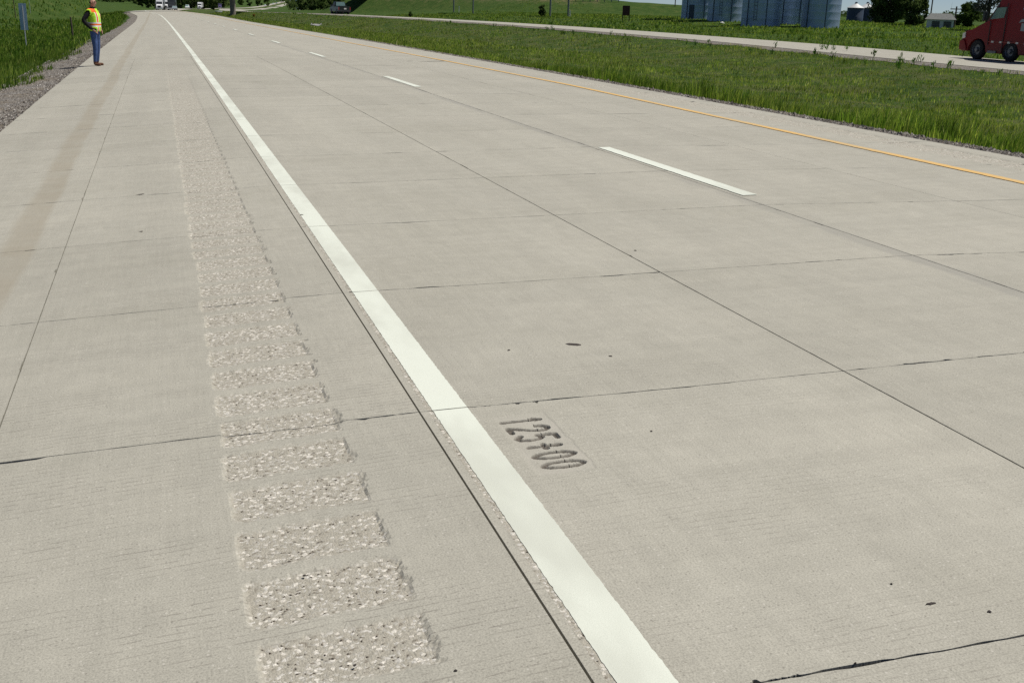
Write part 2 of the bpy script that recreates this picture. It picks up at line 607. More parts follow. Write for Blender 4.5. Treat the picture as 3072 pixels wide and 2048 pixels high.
bed = MB()
ys = np.linspace(-4.6, joint_y(NROW, 3.0) + 1.2, 24)
for a, b in zip(ys[:-1], ys[1:]):
    for x0, x1 in ((XL + .02, 0.0), (0.0, XE - .02)):
        bed.add([(x0, a, float(road_z(x0, a)) - .035), (x1, a, float(road_z(x1, a)) - .035), (x1, b, float(road_z(x1, b)) - .035), (x0, b, float(road_z(x0, b)) - .035)], [(0, 1, 2, 3)])
road = tag(bed.build('road', M['bed'], recalc=False), kind='structure')

HW = {XL: 0.0, XC: .0022, XA: .0036, XB: .0036, XD: .0032, XF: .0016, XE: 0.0}     # half widths of the long joints


def plain_slab(j, x0, x1):
    n = 90 if j < 4 else (40 if j < 9 else 14)
    big = 1.0 if j < 6 else .6
    xs = np.linspace(x0 + HW[x0], x1 - HW[x1], n)
    ny = n
    hw0, hw1 = (.0016 if j == 0 else .0009), (.0016 if j + 1 == 0 else .0009)
    fade = np.interp(j, [0, 8, 16], [1, .9, .5])
    bot = [(x, joint_y(j, x) + hw0 * fade + o) for x, o in zip(xs, rough_edge(n, .0016, (4 if j == 0 else 3) * big, 100 + j * 17 + int(x0 * 10)))]
    top = [(x, joint_y(j + 1, x) - hw1 * fade - o) for x, o in zip(xs, rough_edge(n, .0016, (2 if j + 1 == 0 else 2) * big, 900 + j * 13 + int(x0 * 10)))]
    t = np.linspace(0, 1, ny)[1:-1]
    rt = [(xs[-1] - o, bot[-1][1] + q * (top[-1][1] - bot[-1][1])) for q, o in zip(t, rough_edge(ny - 2, .0006, .8, 1700 + j * 7 + int(x0 * 10), .6))]
    lf = [(xs[0] + o, bot[0][1] + q * (top[0][1] - bot[0][1])) for q, o in zip(t, rough_edge(ny - 2, .0006, .8, 2500 + j * 7 + int(x0 * 10), .6))]
    loop = bot + rt + top[::-1] + lf[::-1]
    m = len(loop)
    L = np.array(loop)
    z = road_z(L[:, 0], L[:, 1])
    mb = MB()
    vs = [(a, b, c) for (a, b), c in zip(loop, z)] + [(a, b, c - .03) for (a, b), c in zip(loop, z)]
    mb.add(vs, [tuple(range(m))] + [(i, i + m, (i + 1) % m + m, (i + 1) % m) for i in range(m)])
    return mb.build('slab', M['concrete'], road, recalc=False)


def grid_slab(j, x0, x1, xs, ny, zfun, yadd=None):
    xs = np.asarray(xs)
    hw0, hw1 = (.0016 if j == 0 else .0009), (.0016 if j + 1 == 0 else .0009)
    yb = joint_y(j, xs) + hw0 + rough_edge(len(xs), .0016, 5 if j == 0 else 2, 4000 + j + int(x0 * 10))
    yt = joint_y(j + 1, xs) - hw1 - rough_edge(len(xs), .0016, 2, 5000 + j + int(x0 * 10))
    t = np.linspace(0, 1, ny)
    if yadd is not None:
        t = np.unique(np.r_[t, (np.asarray(yadd) - yb.mean()) / (yt.mean() - yb.mean())])
        t = t[(t >= 0) & (t <= 1)]
    Xg = np.broadcast_to(xs, (len(t), len(xs))).ravel()
    Yg = (yb[None, :] + t[:, None] * (yt - yb)[None, :]).ravel()
    dz, attrs = zfun(Xg, Yg)
    V = np.stack([Xg, Yg, road_z(Xg, Yg) + dz], 1)
    nx, nt = len(xs), len(t)
    Fq = sgrid(nx, nt)
    loop = np.r_[np.arange(nx), np.arange(1, nt) * nx + nx - 1, (nt - 1) * nx + np.arange(nx - 2, -1, -1), np.arange(nt - 2, 0, -1) * nx]
    low = V[loop] - [0, 0, .03]
    k = len(loop)
    nb = len(V)
    sk = np.stack([loop, nb + np.arange(k), nb + (np.arange(k) + 1) % k, np.roll(loop, -1)], 1)
    at_ = {a: np.r_[v, np.zeros(k)] for a, v in attrs.items()}
    return mesh_np('slab', np.r_[V, low], np.r_[Fq, sk], M['concrete'], road, at_)


RL, RR, RP = -.735, -.305, .305


def groove_field(X, Y, xl, xr, phase, depth, rough):
    k = np.round((Y - phase) / RP)
    u = (Y - phase - k * RP) + (wav(X * 28, 2.1) - .5) * .016 + (wav(X * 70, 3.3) - .5) * .010
    half = .124 + (hash1(k, 1.0) - .5) * .016
    prof = np.clip(1 - (u / half) ** 2, 0, 1)
    ll = xl + (wav(Y * 60, 5) - .5) * .012 + (hash1(k, 9) - .5) * .02 + np.clip(.5 - prof, 0, 1) * .03
    rr_ = xr + (wav(Y * 75, 6) - .5) * .014
    m = np.clip((X - ll) / .012, 0, 1) * np.clip((rr_ - X) / .007, 0, 1)
    mil = m * np.clip(prof * 3.2, 0, 1)
    dz = -depth * m * np.sqrt(prof)
    wear = np.interp(Y, [-4, 12, 20, 28.5], [1, 1, .55, 0])
    mil, dz = mil * wear, dz * wear
    # broken lip on the right of each cut
    chip = wear * (wav(Y * 21, 7) > .52) * (wav(Y * 7, 8) > .45) * (prof > .1)
    cm = chip * np.clip((X - rr_ + .004) / .004, 0, 1) * np.clip((rr_ + .006 + .016 * wav(Y * 52, 11) - X) / .006, 0, 1)
    dz = dz - depth * .55 * cm - .6 * rough * mil * (hash1(X * 91.7 + Y * 57.3, 3))
    return dz, {'milled': np.clip(mil, 0, 1), 'ink': cm * .3, 'pad': np.zeros_like(mil)}


GLYPH = {
    '1': [[(.5, 0), (.5, 1)], [(.5, 1), (.28, .82)]],
    '2': [[(.06, .74), (.12, .9), (.3, .99), (.6, 1), (.84, .9), (.9, .72), (.78, .52), (.5, .33), (.1, .02), (.95, .02)]],
    '5': [[(.88, 1), (.18, 1), (.12, .56), (.4, .64), (.72, .56), (.9, .34), (.76, .08), (.42, 0), (.08, .12)]],
    '+': [[(.5, .1), (.5, .86)], [(.12, .48), (.88, .48)]],
    '0': [[(.5 + .42 * math.sin(a), .5 + .5 * math.cos(a)) for a in np.linspace(0, 2 * math.pi, 19)]],
}
STAMP = []
for ci, ch in enumerate('125+00'):
    for st in GLYPH[ch]:
        pts = [(.268 + .004 * ci + v * .148, -.108 - ci * .0825 - u * .052) for u, v in st]
        STAMP += list(zip(pts[:-1], pts[1:]))


def stamp_field(X, Y):
    d = np.full(X.shape, 1.0)
    near = (X > .22) & (X < .50) & (Y > -.68) & (Y < -.02)
    xn, yn = X[near], Y[near]
    dn = np.full(xn.shape, 1.0)
    for (ax, ay), (bx, by) in STAMP:
        dx, dy = bx - ax, by - ay
        t = np.clip(((xn - ax) * dx + (yn - ay) * dy) / (dx * dx + dy * dy + 1e-12), 0, 1)
        dn = np.minimum(dn, np.hypot(xn - ax - t * dx, yn - ay - t * dy))
    d[near] = dn
    wob = (wav(X * 55, 1) + wav(Y * 62, 2) - 1) * .003
    g = np.clip(1 - (d + wob) / .0125, 0, 1)
    wx = (wav(Y * 22, 4) - .5) * .012
    pad = np.clip((X - .243 + wx) / .02, 0, 1) * np.clip((.462 - X + wx) / .006, 0, 1) * np.clip((Y + .625) / .015, 0, 1) * np.clip((-.062 - Y) / .02, 0, 1)
    return -.011 * np.minimum(g * 2, 1) - .0018 * pad, np.clip(g * 2.0, 0, 1), pad


def lane_field(X, Y):
    slot = np.clip((X - .031) / .003, 0, 1) * np.clip((.056 - X) / .003, 0, 1)
    dz = -.0003 * slot - .0008 * slot * hash1(X * 311 + Y * 173, 1)
    mil = slot.copy()
    sz, ink, pad = stamp_field(X, Y)
    return dz + sz, {'milled': mil, 'ink': ink, 'pad': pad}


for j in range(-1, NROW):
    # shoulder, outer strip
    plain_slab(j, XL, XC)
    # shoulder, inner strip with the milled rumble cuts
    st = .009 if j < 3 else (.014 if j < 7 else .03)
    xs = np.unique(np.r_[np.linspace(XC + HW[XC], RL - .03, 24), np.arange(RL - .03, RR + .036, st), np.linspace(RR + .036, XA - HW[XA], 14)])
    grid_slab(j, XC, XA, xs, int(JS / st), lambda X, Y: groove_field(X, Y, RL, RR, -1.40, .009, .002))
    # outer wheel path with the inlaid edge line
    base = np.r_[XA + HW[XA], .02, .028, .031, .034, .039, .044, .049, .053, .056, .10, .15, .182, .1865, .1875, .1895, .196, .22, .24, np.linspace(.28, XB - HW[XB], 50 if j < 6 else 16)]
    if j == 0:
        grid_slab(j, XA, XB, np.unique(np.r_[base, np.arange(.228, .48, .004)]), 40, lane_field, np.arange(-.66, -.03, .004))
    else:
        grid_slab(j, XA, XB, np.unique(base), 24, lane_field)
    plain_slab(j, XB, XD)
    plain_slab(j, XD, XF)
    st = .025 if j < 6 else .045
    xs = np.unique(np.r_[np.linspace(XF + HW[XF], 6.9, 20), np.arange(6.95, 7.42, st), np.linspace(7.42, XE, 6)])
    grid_slab(j, XF, XE, xs, int(JS / st), lambda X, Y: groove_field(X, Y, 6.99, 7.36, .1, .008, .002))

# the pavement goes on beyond the slabs one can tell apart
yf = np.r_[np.arange(0, 60, 2.0), np.arange(60, 200, 5.0), np.arange(200, 800, 12.0), np.arange(800, 2600, 40.0)]
xo = np.array([XL, XC, -.6, 0, XB, XD, XF, 6.6, XE])
y0 = joint_y(NROW, xo)
rows = [np.stack([xo + (shift(y0 + d) if d > 60 else shift(y0 + d)), y0 + d, road_z(xo, y0 + d) + .001], 1) for d in yf]
mesh_np('pavement', np.concatenate(rows), sgrid(len(xo), len(yf)), M['concrete'], road)


def ribbon(name, xa, xb, ys, zoff, mat, parent, jit=0.0, seed=0):
    """painted line between lateral offsets xa(y), xb(y) on the carriageway"""
    r = np.random.default_rng(seed)
    xa = xa(ys) if callable(xa) else np.full(len(ys), xa)
    xb = xb(ys) if callable(xb) else np.full(len(ys), xb)
    xa = xa + r.normal(0, jit, len(ys)); xb = xb + r.normal(0, jit, len(ys))
    zo = zoff(ys) if callable(zoff) else zoff
    V = np.concatenate([np.stack([xa + shift(ys), ys, road_z(xa, ys) + zo], 1), np.stack([xb + shift(ys), ys, road_z(xb, ys) + zo], 1)])
    n = len(ys)
    a = np.arange(n - 1)
    return mesh_np(name, V, np.stack([a, a + n, a + n + 1, a + 1], 1), mat, parent)


for j in range(-1, NROW):
    a, b = float(joint_y(j, .12)) + .004, float(joint_y(j + 1, .12)) - .004
    step = .012 if j < 3 else (.03 if j < 8 else .1)
    ribbon('edge_line', .052, .1885, np.linspace(a, b, int((b - a) / step)), .0009, M['white_paint'], road, .0009 if j < 8 else .0006, 50 + j)
ribbon('edge_line', .052, .1885, np.r_[np.arange(joint_y(NROW, .12) + .004, 240, 4.0), np.arange(240, 1200, 20.0)], lambda y: np.interp(y, [0, 200, 1200], [.006, .012, .05]), M['white_paint'], road)
for n in range(0, 22):
    a = 4.06 + 12.192 * n
    ribbon('lane_dash', 3.632, 3.765, np.linspace(a, a + 3.16, 60 if n < 2 else 8), .005 + .0015 * n, M['white_paint'], road, .002 if n < 2 else 0, 80 + n)
ribbon('yellow_line', lambda y: np.interp(y, [0, 4, 10, 16, 25, 40], [6.34, 6.37, 6.50, 6.63, 6.57, 6.45]), lambda y: np.interp(y, [0, 4, 10, 16, 25, 40], [6.34, 6.37, 6.50, 6.63, 6.57, 6.45]) + .102,
       np.r_[np.arange(1.0, 20, .05), np.arange(20, 60, .5), np.arange(60, 600, 6.0)], lambda y: np.interp(y, [0, 30, 200, 600], [.005, .008, .015, .05]), M['yellow_paint'], road, .003, 99)

# small dark flecks of tar and rubber lying on the concrete: (photo px, photo py, size, stretch)
M['tar'] = simple('tar_fleck', (.06, .05, .045), .85, 0, .3, .3, 60)


def road_fn(x, y):
    x = np.atleast_1d(x); y = np.atleast_1d(y)
    return road_z(x - shift(y), y)


for q, (px, py, s, k) in enumerate([(1722, 1033, .030, 2.2), (1526, 1051, .012, 1.2), (1832, 1069, .011, 1.8), (2968, 1835, .018, 1.5), (2790, 1811, .014, 3.5), (2673, 1752, .010, 1.2), (914, 1727, .014, 1.1),
                                    (1064, 1996, .013, 1.1), (974, 1967, .010, 1.0), (1367, 2012, .012, 1.1), (1953, 1294, .010, 1.5), (424, 695, .02, 1.6), (420, 584, .03, 2.4), (2565, 1990, .009, 1.5), (905, 645, .02, 1.3), (1905, 752, .02, .8), (1312, 184.5, .16, 6), (1228, 184, .07, 3)]):
    p, d = hit(px, py, 2.0, fn=road_fn)
    s = s * (.62 if py > 1200 else 1.0)
    r = np.random.default_rng(q)
    mb = MB()
    n = 11
    rr = s * r.uniform(.35, 1.0, n)
    ang = r.uniform(-.4, .4)
    ring = []
    for i in range(n):
        a = 2 * math.pi * i / n
        u, v = rr[i] * math.cos(a) * k / 1.5, rr[i] * math.sin(a) * .7
        ring.append((p[0] + u * math.cos(ang) - v * math.sin(ang), p[1] + u * math.sin(ang) + v * math.cos(ang)))
    vs = [(a, b, float(road_fn(a, b)[0]) + .0012) for a, b in ring] + [(p[0] + .6 * (a - p[0]), p[1] + .6 * (b - p[1]), float(road_fn(a, b)[0]) + .004) for a, b in ring]
    mb.add(vs, [(i, (i + 1) % n, n + (i + 1) % n, n + i) for i in range(n)] + [tuple(range(n, 2 * n))])
    mb.build('tar_fleck', M['tar'], road, recalc=False)

# ------------------------------------------------------------------ the other carriageway
ys = np.r_[np.arange(2, 150, 2.0), np.arange(150, 800, 10.0), np.arange(800, 2600, 40.0)]
lat = [(-8.0, .04), (-6.8, .03), (-4, .02), (-1, .0), (0, -.01), (3.0, -.14)]
V = np.stack([np.stack([xfar(ys) + a, ys, zopp(ys) + b + .03], 1) for a, b in lat], 1).reshape(-1, 3)
opp = tag(mesh_np('opposite_road', V, sgrid(len(lat), len(ys)), M['concrete']), kind='structure')

# ------------------------------------------------------------------ ground
ty = np.r_[np.arange(-14, 60, 1.5), np.arange(60, 340, 4.0), np.arange(340, 900, 20.0), np.arange(900, 5200, 120.0)]
X, Z = lateral(ty)
sub = [4, 4, 6, 8, 6, 4, 4, 3, 1, 4, 8, 8, 6, 3, 1, 4, 5, 8, 12, 20, 30, 8, 6]
cols = []
for k, s in enumerate(sub):
    for q in range(s):
        cols.append(X[:, k] + (X[:, k + 1] - X[:, k]) * q / s)
cols.append(X[:, -1])
GX = np.stack(cols, 1)
GY = np.broadcast_to(ty[:, None], GX.shape)
GZ = ground_z(GX.ravel(), GY.ravel()).reshape(GX.shape).copy()
under = (GX > X[:, 8][:, None] - .001) & (GX < X[:, 9][:, None] + .001)
GZ[under] -= .05
dirt = np.clip((_emb(GX, GY) - 3.6) / 1.2, 0, 1) * (GX > 60) * (GX < 103)
dirt = np.maximum(dirt, .8 * np.exp(-((GX + 17) / 6.0) ** 2 - ((GY - 250) / 25.0) ** 2))
med = (GX > X[:, 10][:, None]) & (GX < X[:, 13][:, None])
dirt = np.maximum(dirt, .2 * med)
edge = np.exp(-((GX - X[:, 10][:, None] - .1) / .3) ** 2)
dirt = np.maximum(dirt, edge * .7)
ground = tag(mesh_np('ground', np.stack([GX, GY, GZ], 2).reshape(-1, 3), sgrid(GX.shape[1], GX.shape[0]), M['turf'], attrs={'dirt': dirt.ravel()}, smooth=True), kind='structure')


def strip(name, fa, fb, ys, lift, n, seed, label):
    r = np.random.default_rng(seed)
    a, b = fa(ys), fb(ys)
    a = a + r.normal(0, .07, len(ys))
    t = np.linspace(0, 1, n)
    Xs = a[:, None] + (b - a)[:, None] * t
    Ys = np.broadcast_to(ys[:, None], Xs.shape)
    Zs = ground_z(Xs.ravel(), Ys.ravel()).reshape(Xs.shape) + lift * np.sin(np.pi * np.clip(t * .9 + .1, 0, 1))[None, :] + .008
    return tag(mesh_np(name, np.stack([Xs, Ys, Zs], 2).reshape(-1, 3), sgrid(n, len(ys)), M['gravel']), label, 'gravel', kind='stuff')


gy = np.r_[np.arange(-8, 60, .4), np.arange(60, 330, 3.0)]
strip('gravel_shoulder', lambda y: shift(y) - 3.85 + .25 * np.sin(y * .9) * np.sin(y * .37), lambda y: shift(y) + XL - .002, gy, .02, 6, 1, 'grey crushed stone strip along the outer edge of the near road')
strip('gravel_shoulder', lambda y: shift(y) + XE + .85 + .06 * np.sin(y * 1.7), lambda y: shift(y) + XE + .002, gy, .02, 5, 2, 'narrow grey stone strip between the near road and the median grass')
strip('gravel_shoulder', lambda y: xfar(y) - 8.9 + .15 * np.sin(y * .8), lambda y: xfar(y) - 8.0, gy[gy > 4], .03, 5, 3, 'pale gravel strip between the median grass and the opposite road')

# loose stones on the strips
def stones(name, fa, fb, y0, y1, n, size, seed, label):
    r = np.random.default_rng(seed)
    y = y0 + (y1 - y0) * r.random(n) ** 1.5
    x = fa(y) + (fb(y) - fa(y)) * r.random(n)
    s = size * r.lognormal(0, .35, n)
    base = np.array([(1, 0, 0), (-.5, .87, 0), (-.5, -.87, 0), (.2, .1, .8), (0, 0, -.6)])
    fc = np.array([(0, 1, 3), (1, 2, 3), (2, 0, 3), (1, 0, 4), (2, 1, 4), (0, 2, 4)])
    a = r.random(n) * 6.28
    B = base[None] * s[:, None, None] * r.uniform(.6, 1.3, (n, 5, 1))
    Vx = B[..., 0] * np.cos(a)[:, None] - B[..., 1] * np.sin(a)[:, None]
    Vy = B[..., 0] * np.sin(a)[:, None] + B[..., 1] * np.cos(a)[:, None]
    z = ground_z(x, y) + .022
    V = np.stack([Vx + x[:, None], Vy + y[:, None], B[..., 2] + z[:, None]], 2).reshape(-1, 3)
    Fc = (fc[None] + (np.arange(n) * 5)[:, None, None]).reshape(-1, 3)
    rn = np.repeat(r.random(n), 5)
    return tag(mesh_np(name, V, Fc, M['stone'], attrs={'rnd': rn}), label, 'gravel', kind='stuff')


t = NT('loose_stone', .95, .15)
t.color(t.ramp(t.n('Attribute', attribute_name='rnd', out=2), [(0, (.12, .10, .085)), (.4, (.22, .195, .168)), (.75, (.30, .275, .24)), (1, (.46, .435, .40))]))
M['stone'] = t.m
stones('loose_stones', lambda y: shift(y) - 4.1, lambda y: shift(y) + XL - .02, 6, 60, 14000, .016, 5, 'loose grey stones scattered over the outer gravel strip')
stones('loose_stones', lambda y: shift(y) + XE + .03, lambda y: shift(y) + XE + 1.0, 3, 50, 22000, .017, 6, 'loose grey stones along the median side of the road')

# ------------------------------------------------------------------ grass
def grass_material(name, stops, patch):
    t = NT(name, 1.0, .05)
    r = t.n('Attribute', attribute_name='rnd', out=2)
    c = t.ramp(r, stops)
    pos = t.n('NewGeometry')
    n = t.noise(pos, .35, 4, .65)
    c = t.mix(t.math('MULTIPLY', t.mrange(n, .45, .66, 0, .8), t.mrange(r, .05, .4, .1, 1)), c, patch)
    c = t.mix(1.0, c, t.ramp(t.noise(pos, .55, 4, .7), [(.32, .62), (.68, 1.5)]), 'MULTIPLY')
    n2 = t.noise(pos, 1.7, 3, .6)
    c = t.mix(1.0, c, t.ramp(n2, [(.3, .62), (.7, 1.35)]), 'MULTIPLY')
    d = t.n('BsdfDiffuse', ins={0: c})
    tr = t.n('BsdfTranslucent', ins={0: t.mix(1.0, c, (1.1, 1.25, .6), 'MULTIPLY')})
    mx = t.n('MixShader', ins={0: .48, 1: d, 2: tr})
    out = [x for x in t.t.nodes if x.type == 'OUTPUT_MATERIAL'][0]
    t.t.links.new(mx, out.inputs[0])
    return t.m


M['grass'] = grass_material('median_grass', [(0, (.085, .155, .024)), (.4, (.25, .335, .062)), (.7, (.39, .43, .11)), (.88, (.55, .49, .22)), (1, (.75, .66, .42))], (.38, .385, .12))
M['weed'] = grass_material('dark_weed', [(0, (.05, .11, .022)), (.6, (.085, .16, .035)), (1, (.14, .20, .055))], (.06, .12, .025))


def in_view(x, y, z, margin=260):
    d = np.stack([x, y, z], 1) - CP
    dp = d @ CF
    px = PW / 2 + F_PX * (d @ CR) / np.maximum(dp, .1)
    py = PH / 2 - F_PX * (d @ CU) / np.maximum(dp, .1)
    return (dp > 1) & (px > -margin) & (px < PW + margin) & (py > -margin) & (py < PH + 200)


def blades(x, y, z, h, w, r, lean=.35):
    n = len(x)
    a = r.random(n) * 2 * np.pi
    la = r.random(n) * 2 * np.pi
    lm = h * lean * r.random(n)
    dx, dy = np.cos(a) * w / 2, np.sin(a) * w / 2
    tx, ty = np.cos(la) * lm + h * .12, np.sin(la) * lm
    V = np.empty((n, 5, 3))
    V[:, 0] = np.stack([x - dx, y - dy, z - .03], 1)
    V[:, 1] = np.stack([x + dx, y + dy, z - .03], 1)
    V[:, 2] = np.stack([x + dx * .75 + tx * .3, y + dy * .75 + ty * .3, z + h * .55], 1)
    V[:, 3] = np.stack([x - dx * .75 + tx * .3, y - dy * .75 + ty * .3, z + h * .55], 1)
    V[:, 4] = np.stack([x + tx, y + ty, z + h], 1)
    b = np.arange(n)[:, None] * 5
    T = np.concatenate([b + [0, 1, 2], b + [0, 2, 3], b + [3, 2, 4]])
    return V.reshape(-1, 3), T


def grass_patch(name, zones, mat, label, seed, cat='grass'):
    r = np.random.default_rng(seed)
    VV, TT, RR_, o = [], [], [], 0
    for fa, fb, y0, y1, dens, h, w, tone in zones:
        ya = np.linspace(y0, y1, 60)
        area = np.mean(fb(ya) - fa(ya)) * (y1 - y0)
        n = int(area * dens)
        y = r.uniform(y0, y1, n)
        x = fa(y) + (fb(y) - fa(y)) * r.random(n)
        # tufts: pull the blades towards random centres
        cx = np.round(x / .35) * .35 + (hash1(np.round(x / .35), 1.7) - .5) * .3
        cy = np.round(y / .35) * .35 + (hash1(np.round(y / .35), 2.9) - .5) * .3
        k = r.random(n) * .55
        x, y = x + (cx - x) * k, y + (cy - y) * k
        z = ground_z(x, y)
        keep = in_view(x, y, z)
        x, y, z = x[keep], y[keep], z[keep]
        n = len(x)
        clump = .55 + .9 * hash1(np.round(x / .35) * 7.1 + np.round(y / .35) * 3.3, 4.2)
        hh = h * clump * r.uniform(.5, 1.15, n) * (.8 + .5 * np.sin(x * .8 + 2 * np.sin(y * .35)) * np.sin(y * .6 + x * .2))
        V, T = blades(x, y, z, hh, w * r.uniform(.7, 1.3, n), r)
        VV.append(V); TT.append(T + o); o += len(V)
        rn = np.clip(r.normal(tone, .22, n) + .4 * (hash1(np.round(x / .35) * 3.1 + np.round(y / .35) * 5.7, 1.2) - .5), 0, 1)
        RR_.append(np.repeat(rn, 5))
    return tag(mesh_np(name, np.concatenate(VV), np.concatenate(TT), mat, attrs={'rnd': np.concatenate(RR_)}), label, cat, kind='stuff')


mfa = lambda y: shift(y) + XE + .86 + .16 * np.sin(y * 1.9) * np.sin(y * .7)
mfb = lambda y: xfar(y) - 8.8 + .25 * np.sin(y * .8)
grass_patch('median_grass', [(mfa, lambda y: mfa(y) + 2.2, 2, 26, 330, .27, .013, .2), (lambda y: mfa(y) + 1.5, mfb, 2, 26, 160, .15, .015, .42), (mfa, mfb, 26, 60, 60, .16, .024, .42), (mfa, mfb, 60, 140, 18, .17, .048, .42), (mfa, mfb, 140, 330, 6, .2, .10, .35)],
            M['grass'], 'uneven green grass filling the median between the two roads', 21)
grass_patch('verge_grass', [(lambda y: shift(y) - 14, lambda y: shift(y) - 3.7 + .45 * np.sin(y * .9) * np.sin(y * .37), 8, 40, 150, .22, .018, .08), (lambda y: shift(y) - 26, lambda y: shift(y) - 3.8, 40, 110, 22, .24, .05, .08), (lambda y: shift(y) - 60, lambda y: shift(y) - 4.2, 110, 260, 4, .35, .13, .1)],
            M['grass'], 'tall dark green grass on the verge behind the outer gravel strip', 22)
grass_patch('field_grass', [(lambda y: xfar(y) + 2.9, lambda y: xfar(y) + 30, 34, 110, 11, .22, .06, .25), (lambda y: xfar(y) + 3, lambda y: xfar(y) + 70, 110, 260, 3.5, .26, .12, .25), (lambda y: xfar(y) + 30, lambda y: xfar(y) + 110, 60, 200, 2.2, .28, .13, .3)],
            M['grass'], 'rough grass and weeds on the field beyond the opposite road', 23)

# leafy weeds standing up along the far side of the median and on the field
def weed_plants(name, spots, mat, label, seed):
    r = np.random.default_rng(seed)
    VV, TT, RR_, o = [], [], [], 0
    for x0, y0, h in spots:
        n = int(12 + 10 * r.random())
        a = r.random(n) * 6.28
        rad = h * .32 * np.sqrt(r.random(n))
        zz = r.random(n) ** .8 * h
        x = x0 + np.cos(a) * rad; y = y0 + np.sin(a) * rad
        z = ground_z(x, y) + zz * .8
        V, T = blades(x, y, z, np.full(n, h * .30), np.full(n, h * .10), r, 1.2)
        VV.append(V); TT.append(T + o); o += len(V)
        st = 3
        V, T = blades(np.full(st, x0), np.full(st, y0), ground_z(np.full(st, x0), np.full(st, y0)), np.full(st, h), np.full(st, .03), r, .15)
        VV.append(V); TT.append(T + o); o += len(V)
        RR_.append(r.random((n + st) * 5) * .2 + r.random() * .8)
    return tag(mesh_np(name, np.concatenate(VV), np.concatenate(TT), mat, attrs={'rnd': np.clip(np.concatenate(RR_), 0, 1)}), label, 'weeds', kind='stuff')


r = np.random.default_rng(31)
yy = np.r_[r.uniform(38, 110, 34), r.uniform(26, 45, 8)]
sp = [(float(xfar(y)) - 9.0 - r.random() * 2.0, y, r.uniform(.22, .45)) for y in yy]
for px, py in ((2325, 146), (2480, 152), (2498, 152), (2540, 155), (2465, 150), (2620, 175), (2700, 183), (2850, 205), (2760, 190)):
    p, d = hit(px, py)
    sp.append((float(p[0]), float(p[1]), .42))
weed_plants('roadside_weeds', sp, M['weed'], 'upright leafy weeds along the far edge of the median', 32)
sp = []
for _ in range(170):
    y = r.uniform(55, 150)
    sp.append((float(xfar(y)) + 5 + 28 * r.random(), y, r.uniform(.3, .6)))
weed_plants('field_weeds', sp, M['weed'], 'dark clumps of weeds on the field below the silos', 33)

# ------------------------------------------------------------------ trees and shrubs
M['bark'] = simple('bark', (.075, .058, .045), .95, 0, .1, .3, 8, .4)


def leaf_material(name, a, b, c):
    t = NT(name, .9, .1)
    r = t.n('Attribute', attribute_name='rnd', out=2)
    col = t.ramp(r, [(0, a), (.5, b), (1, c)])
    d = t.n('BsdfDiffuse', ins={0: col})
    tr = t.n('BsdfTranslucent', ins={0: col})
    mx = t.n('MixShader', ins={0: .42, 1: d, 2: tr})
    out = [x for x in t.t.nodes if x.type == 'OUTPUT_MATERIAL'][0]
    t.t.links.new(mx, out.inputs[0])
    return t.m


M['leaf_dark'] = leaf_material('dark_leaves', (.04, .068, .02), (.08, .12, .035), (.14, .185, .06))
M['leaf_mid'] = leaf_material('green_leaves', (.035, .065, .015), (.065, .11, .026), (.11, .155, .042))
M['leaf_pale'] = leaf_material('sparse_pale_leaves', (.10, .105, .085), (.17, .17, .13), (.26, .26, .21))
M['leaf_rust'] = leaf_material('rusty_leaves', (.16, .07, .02), (.24, .11, .03), (.3, .16, .05))


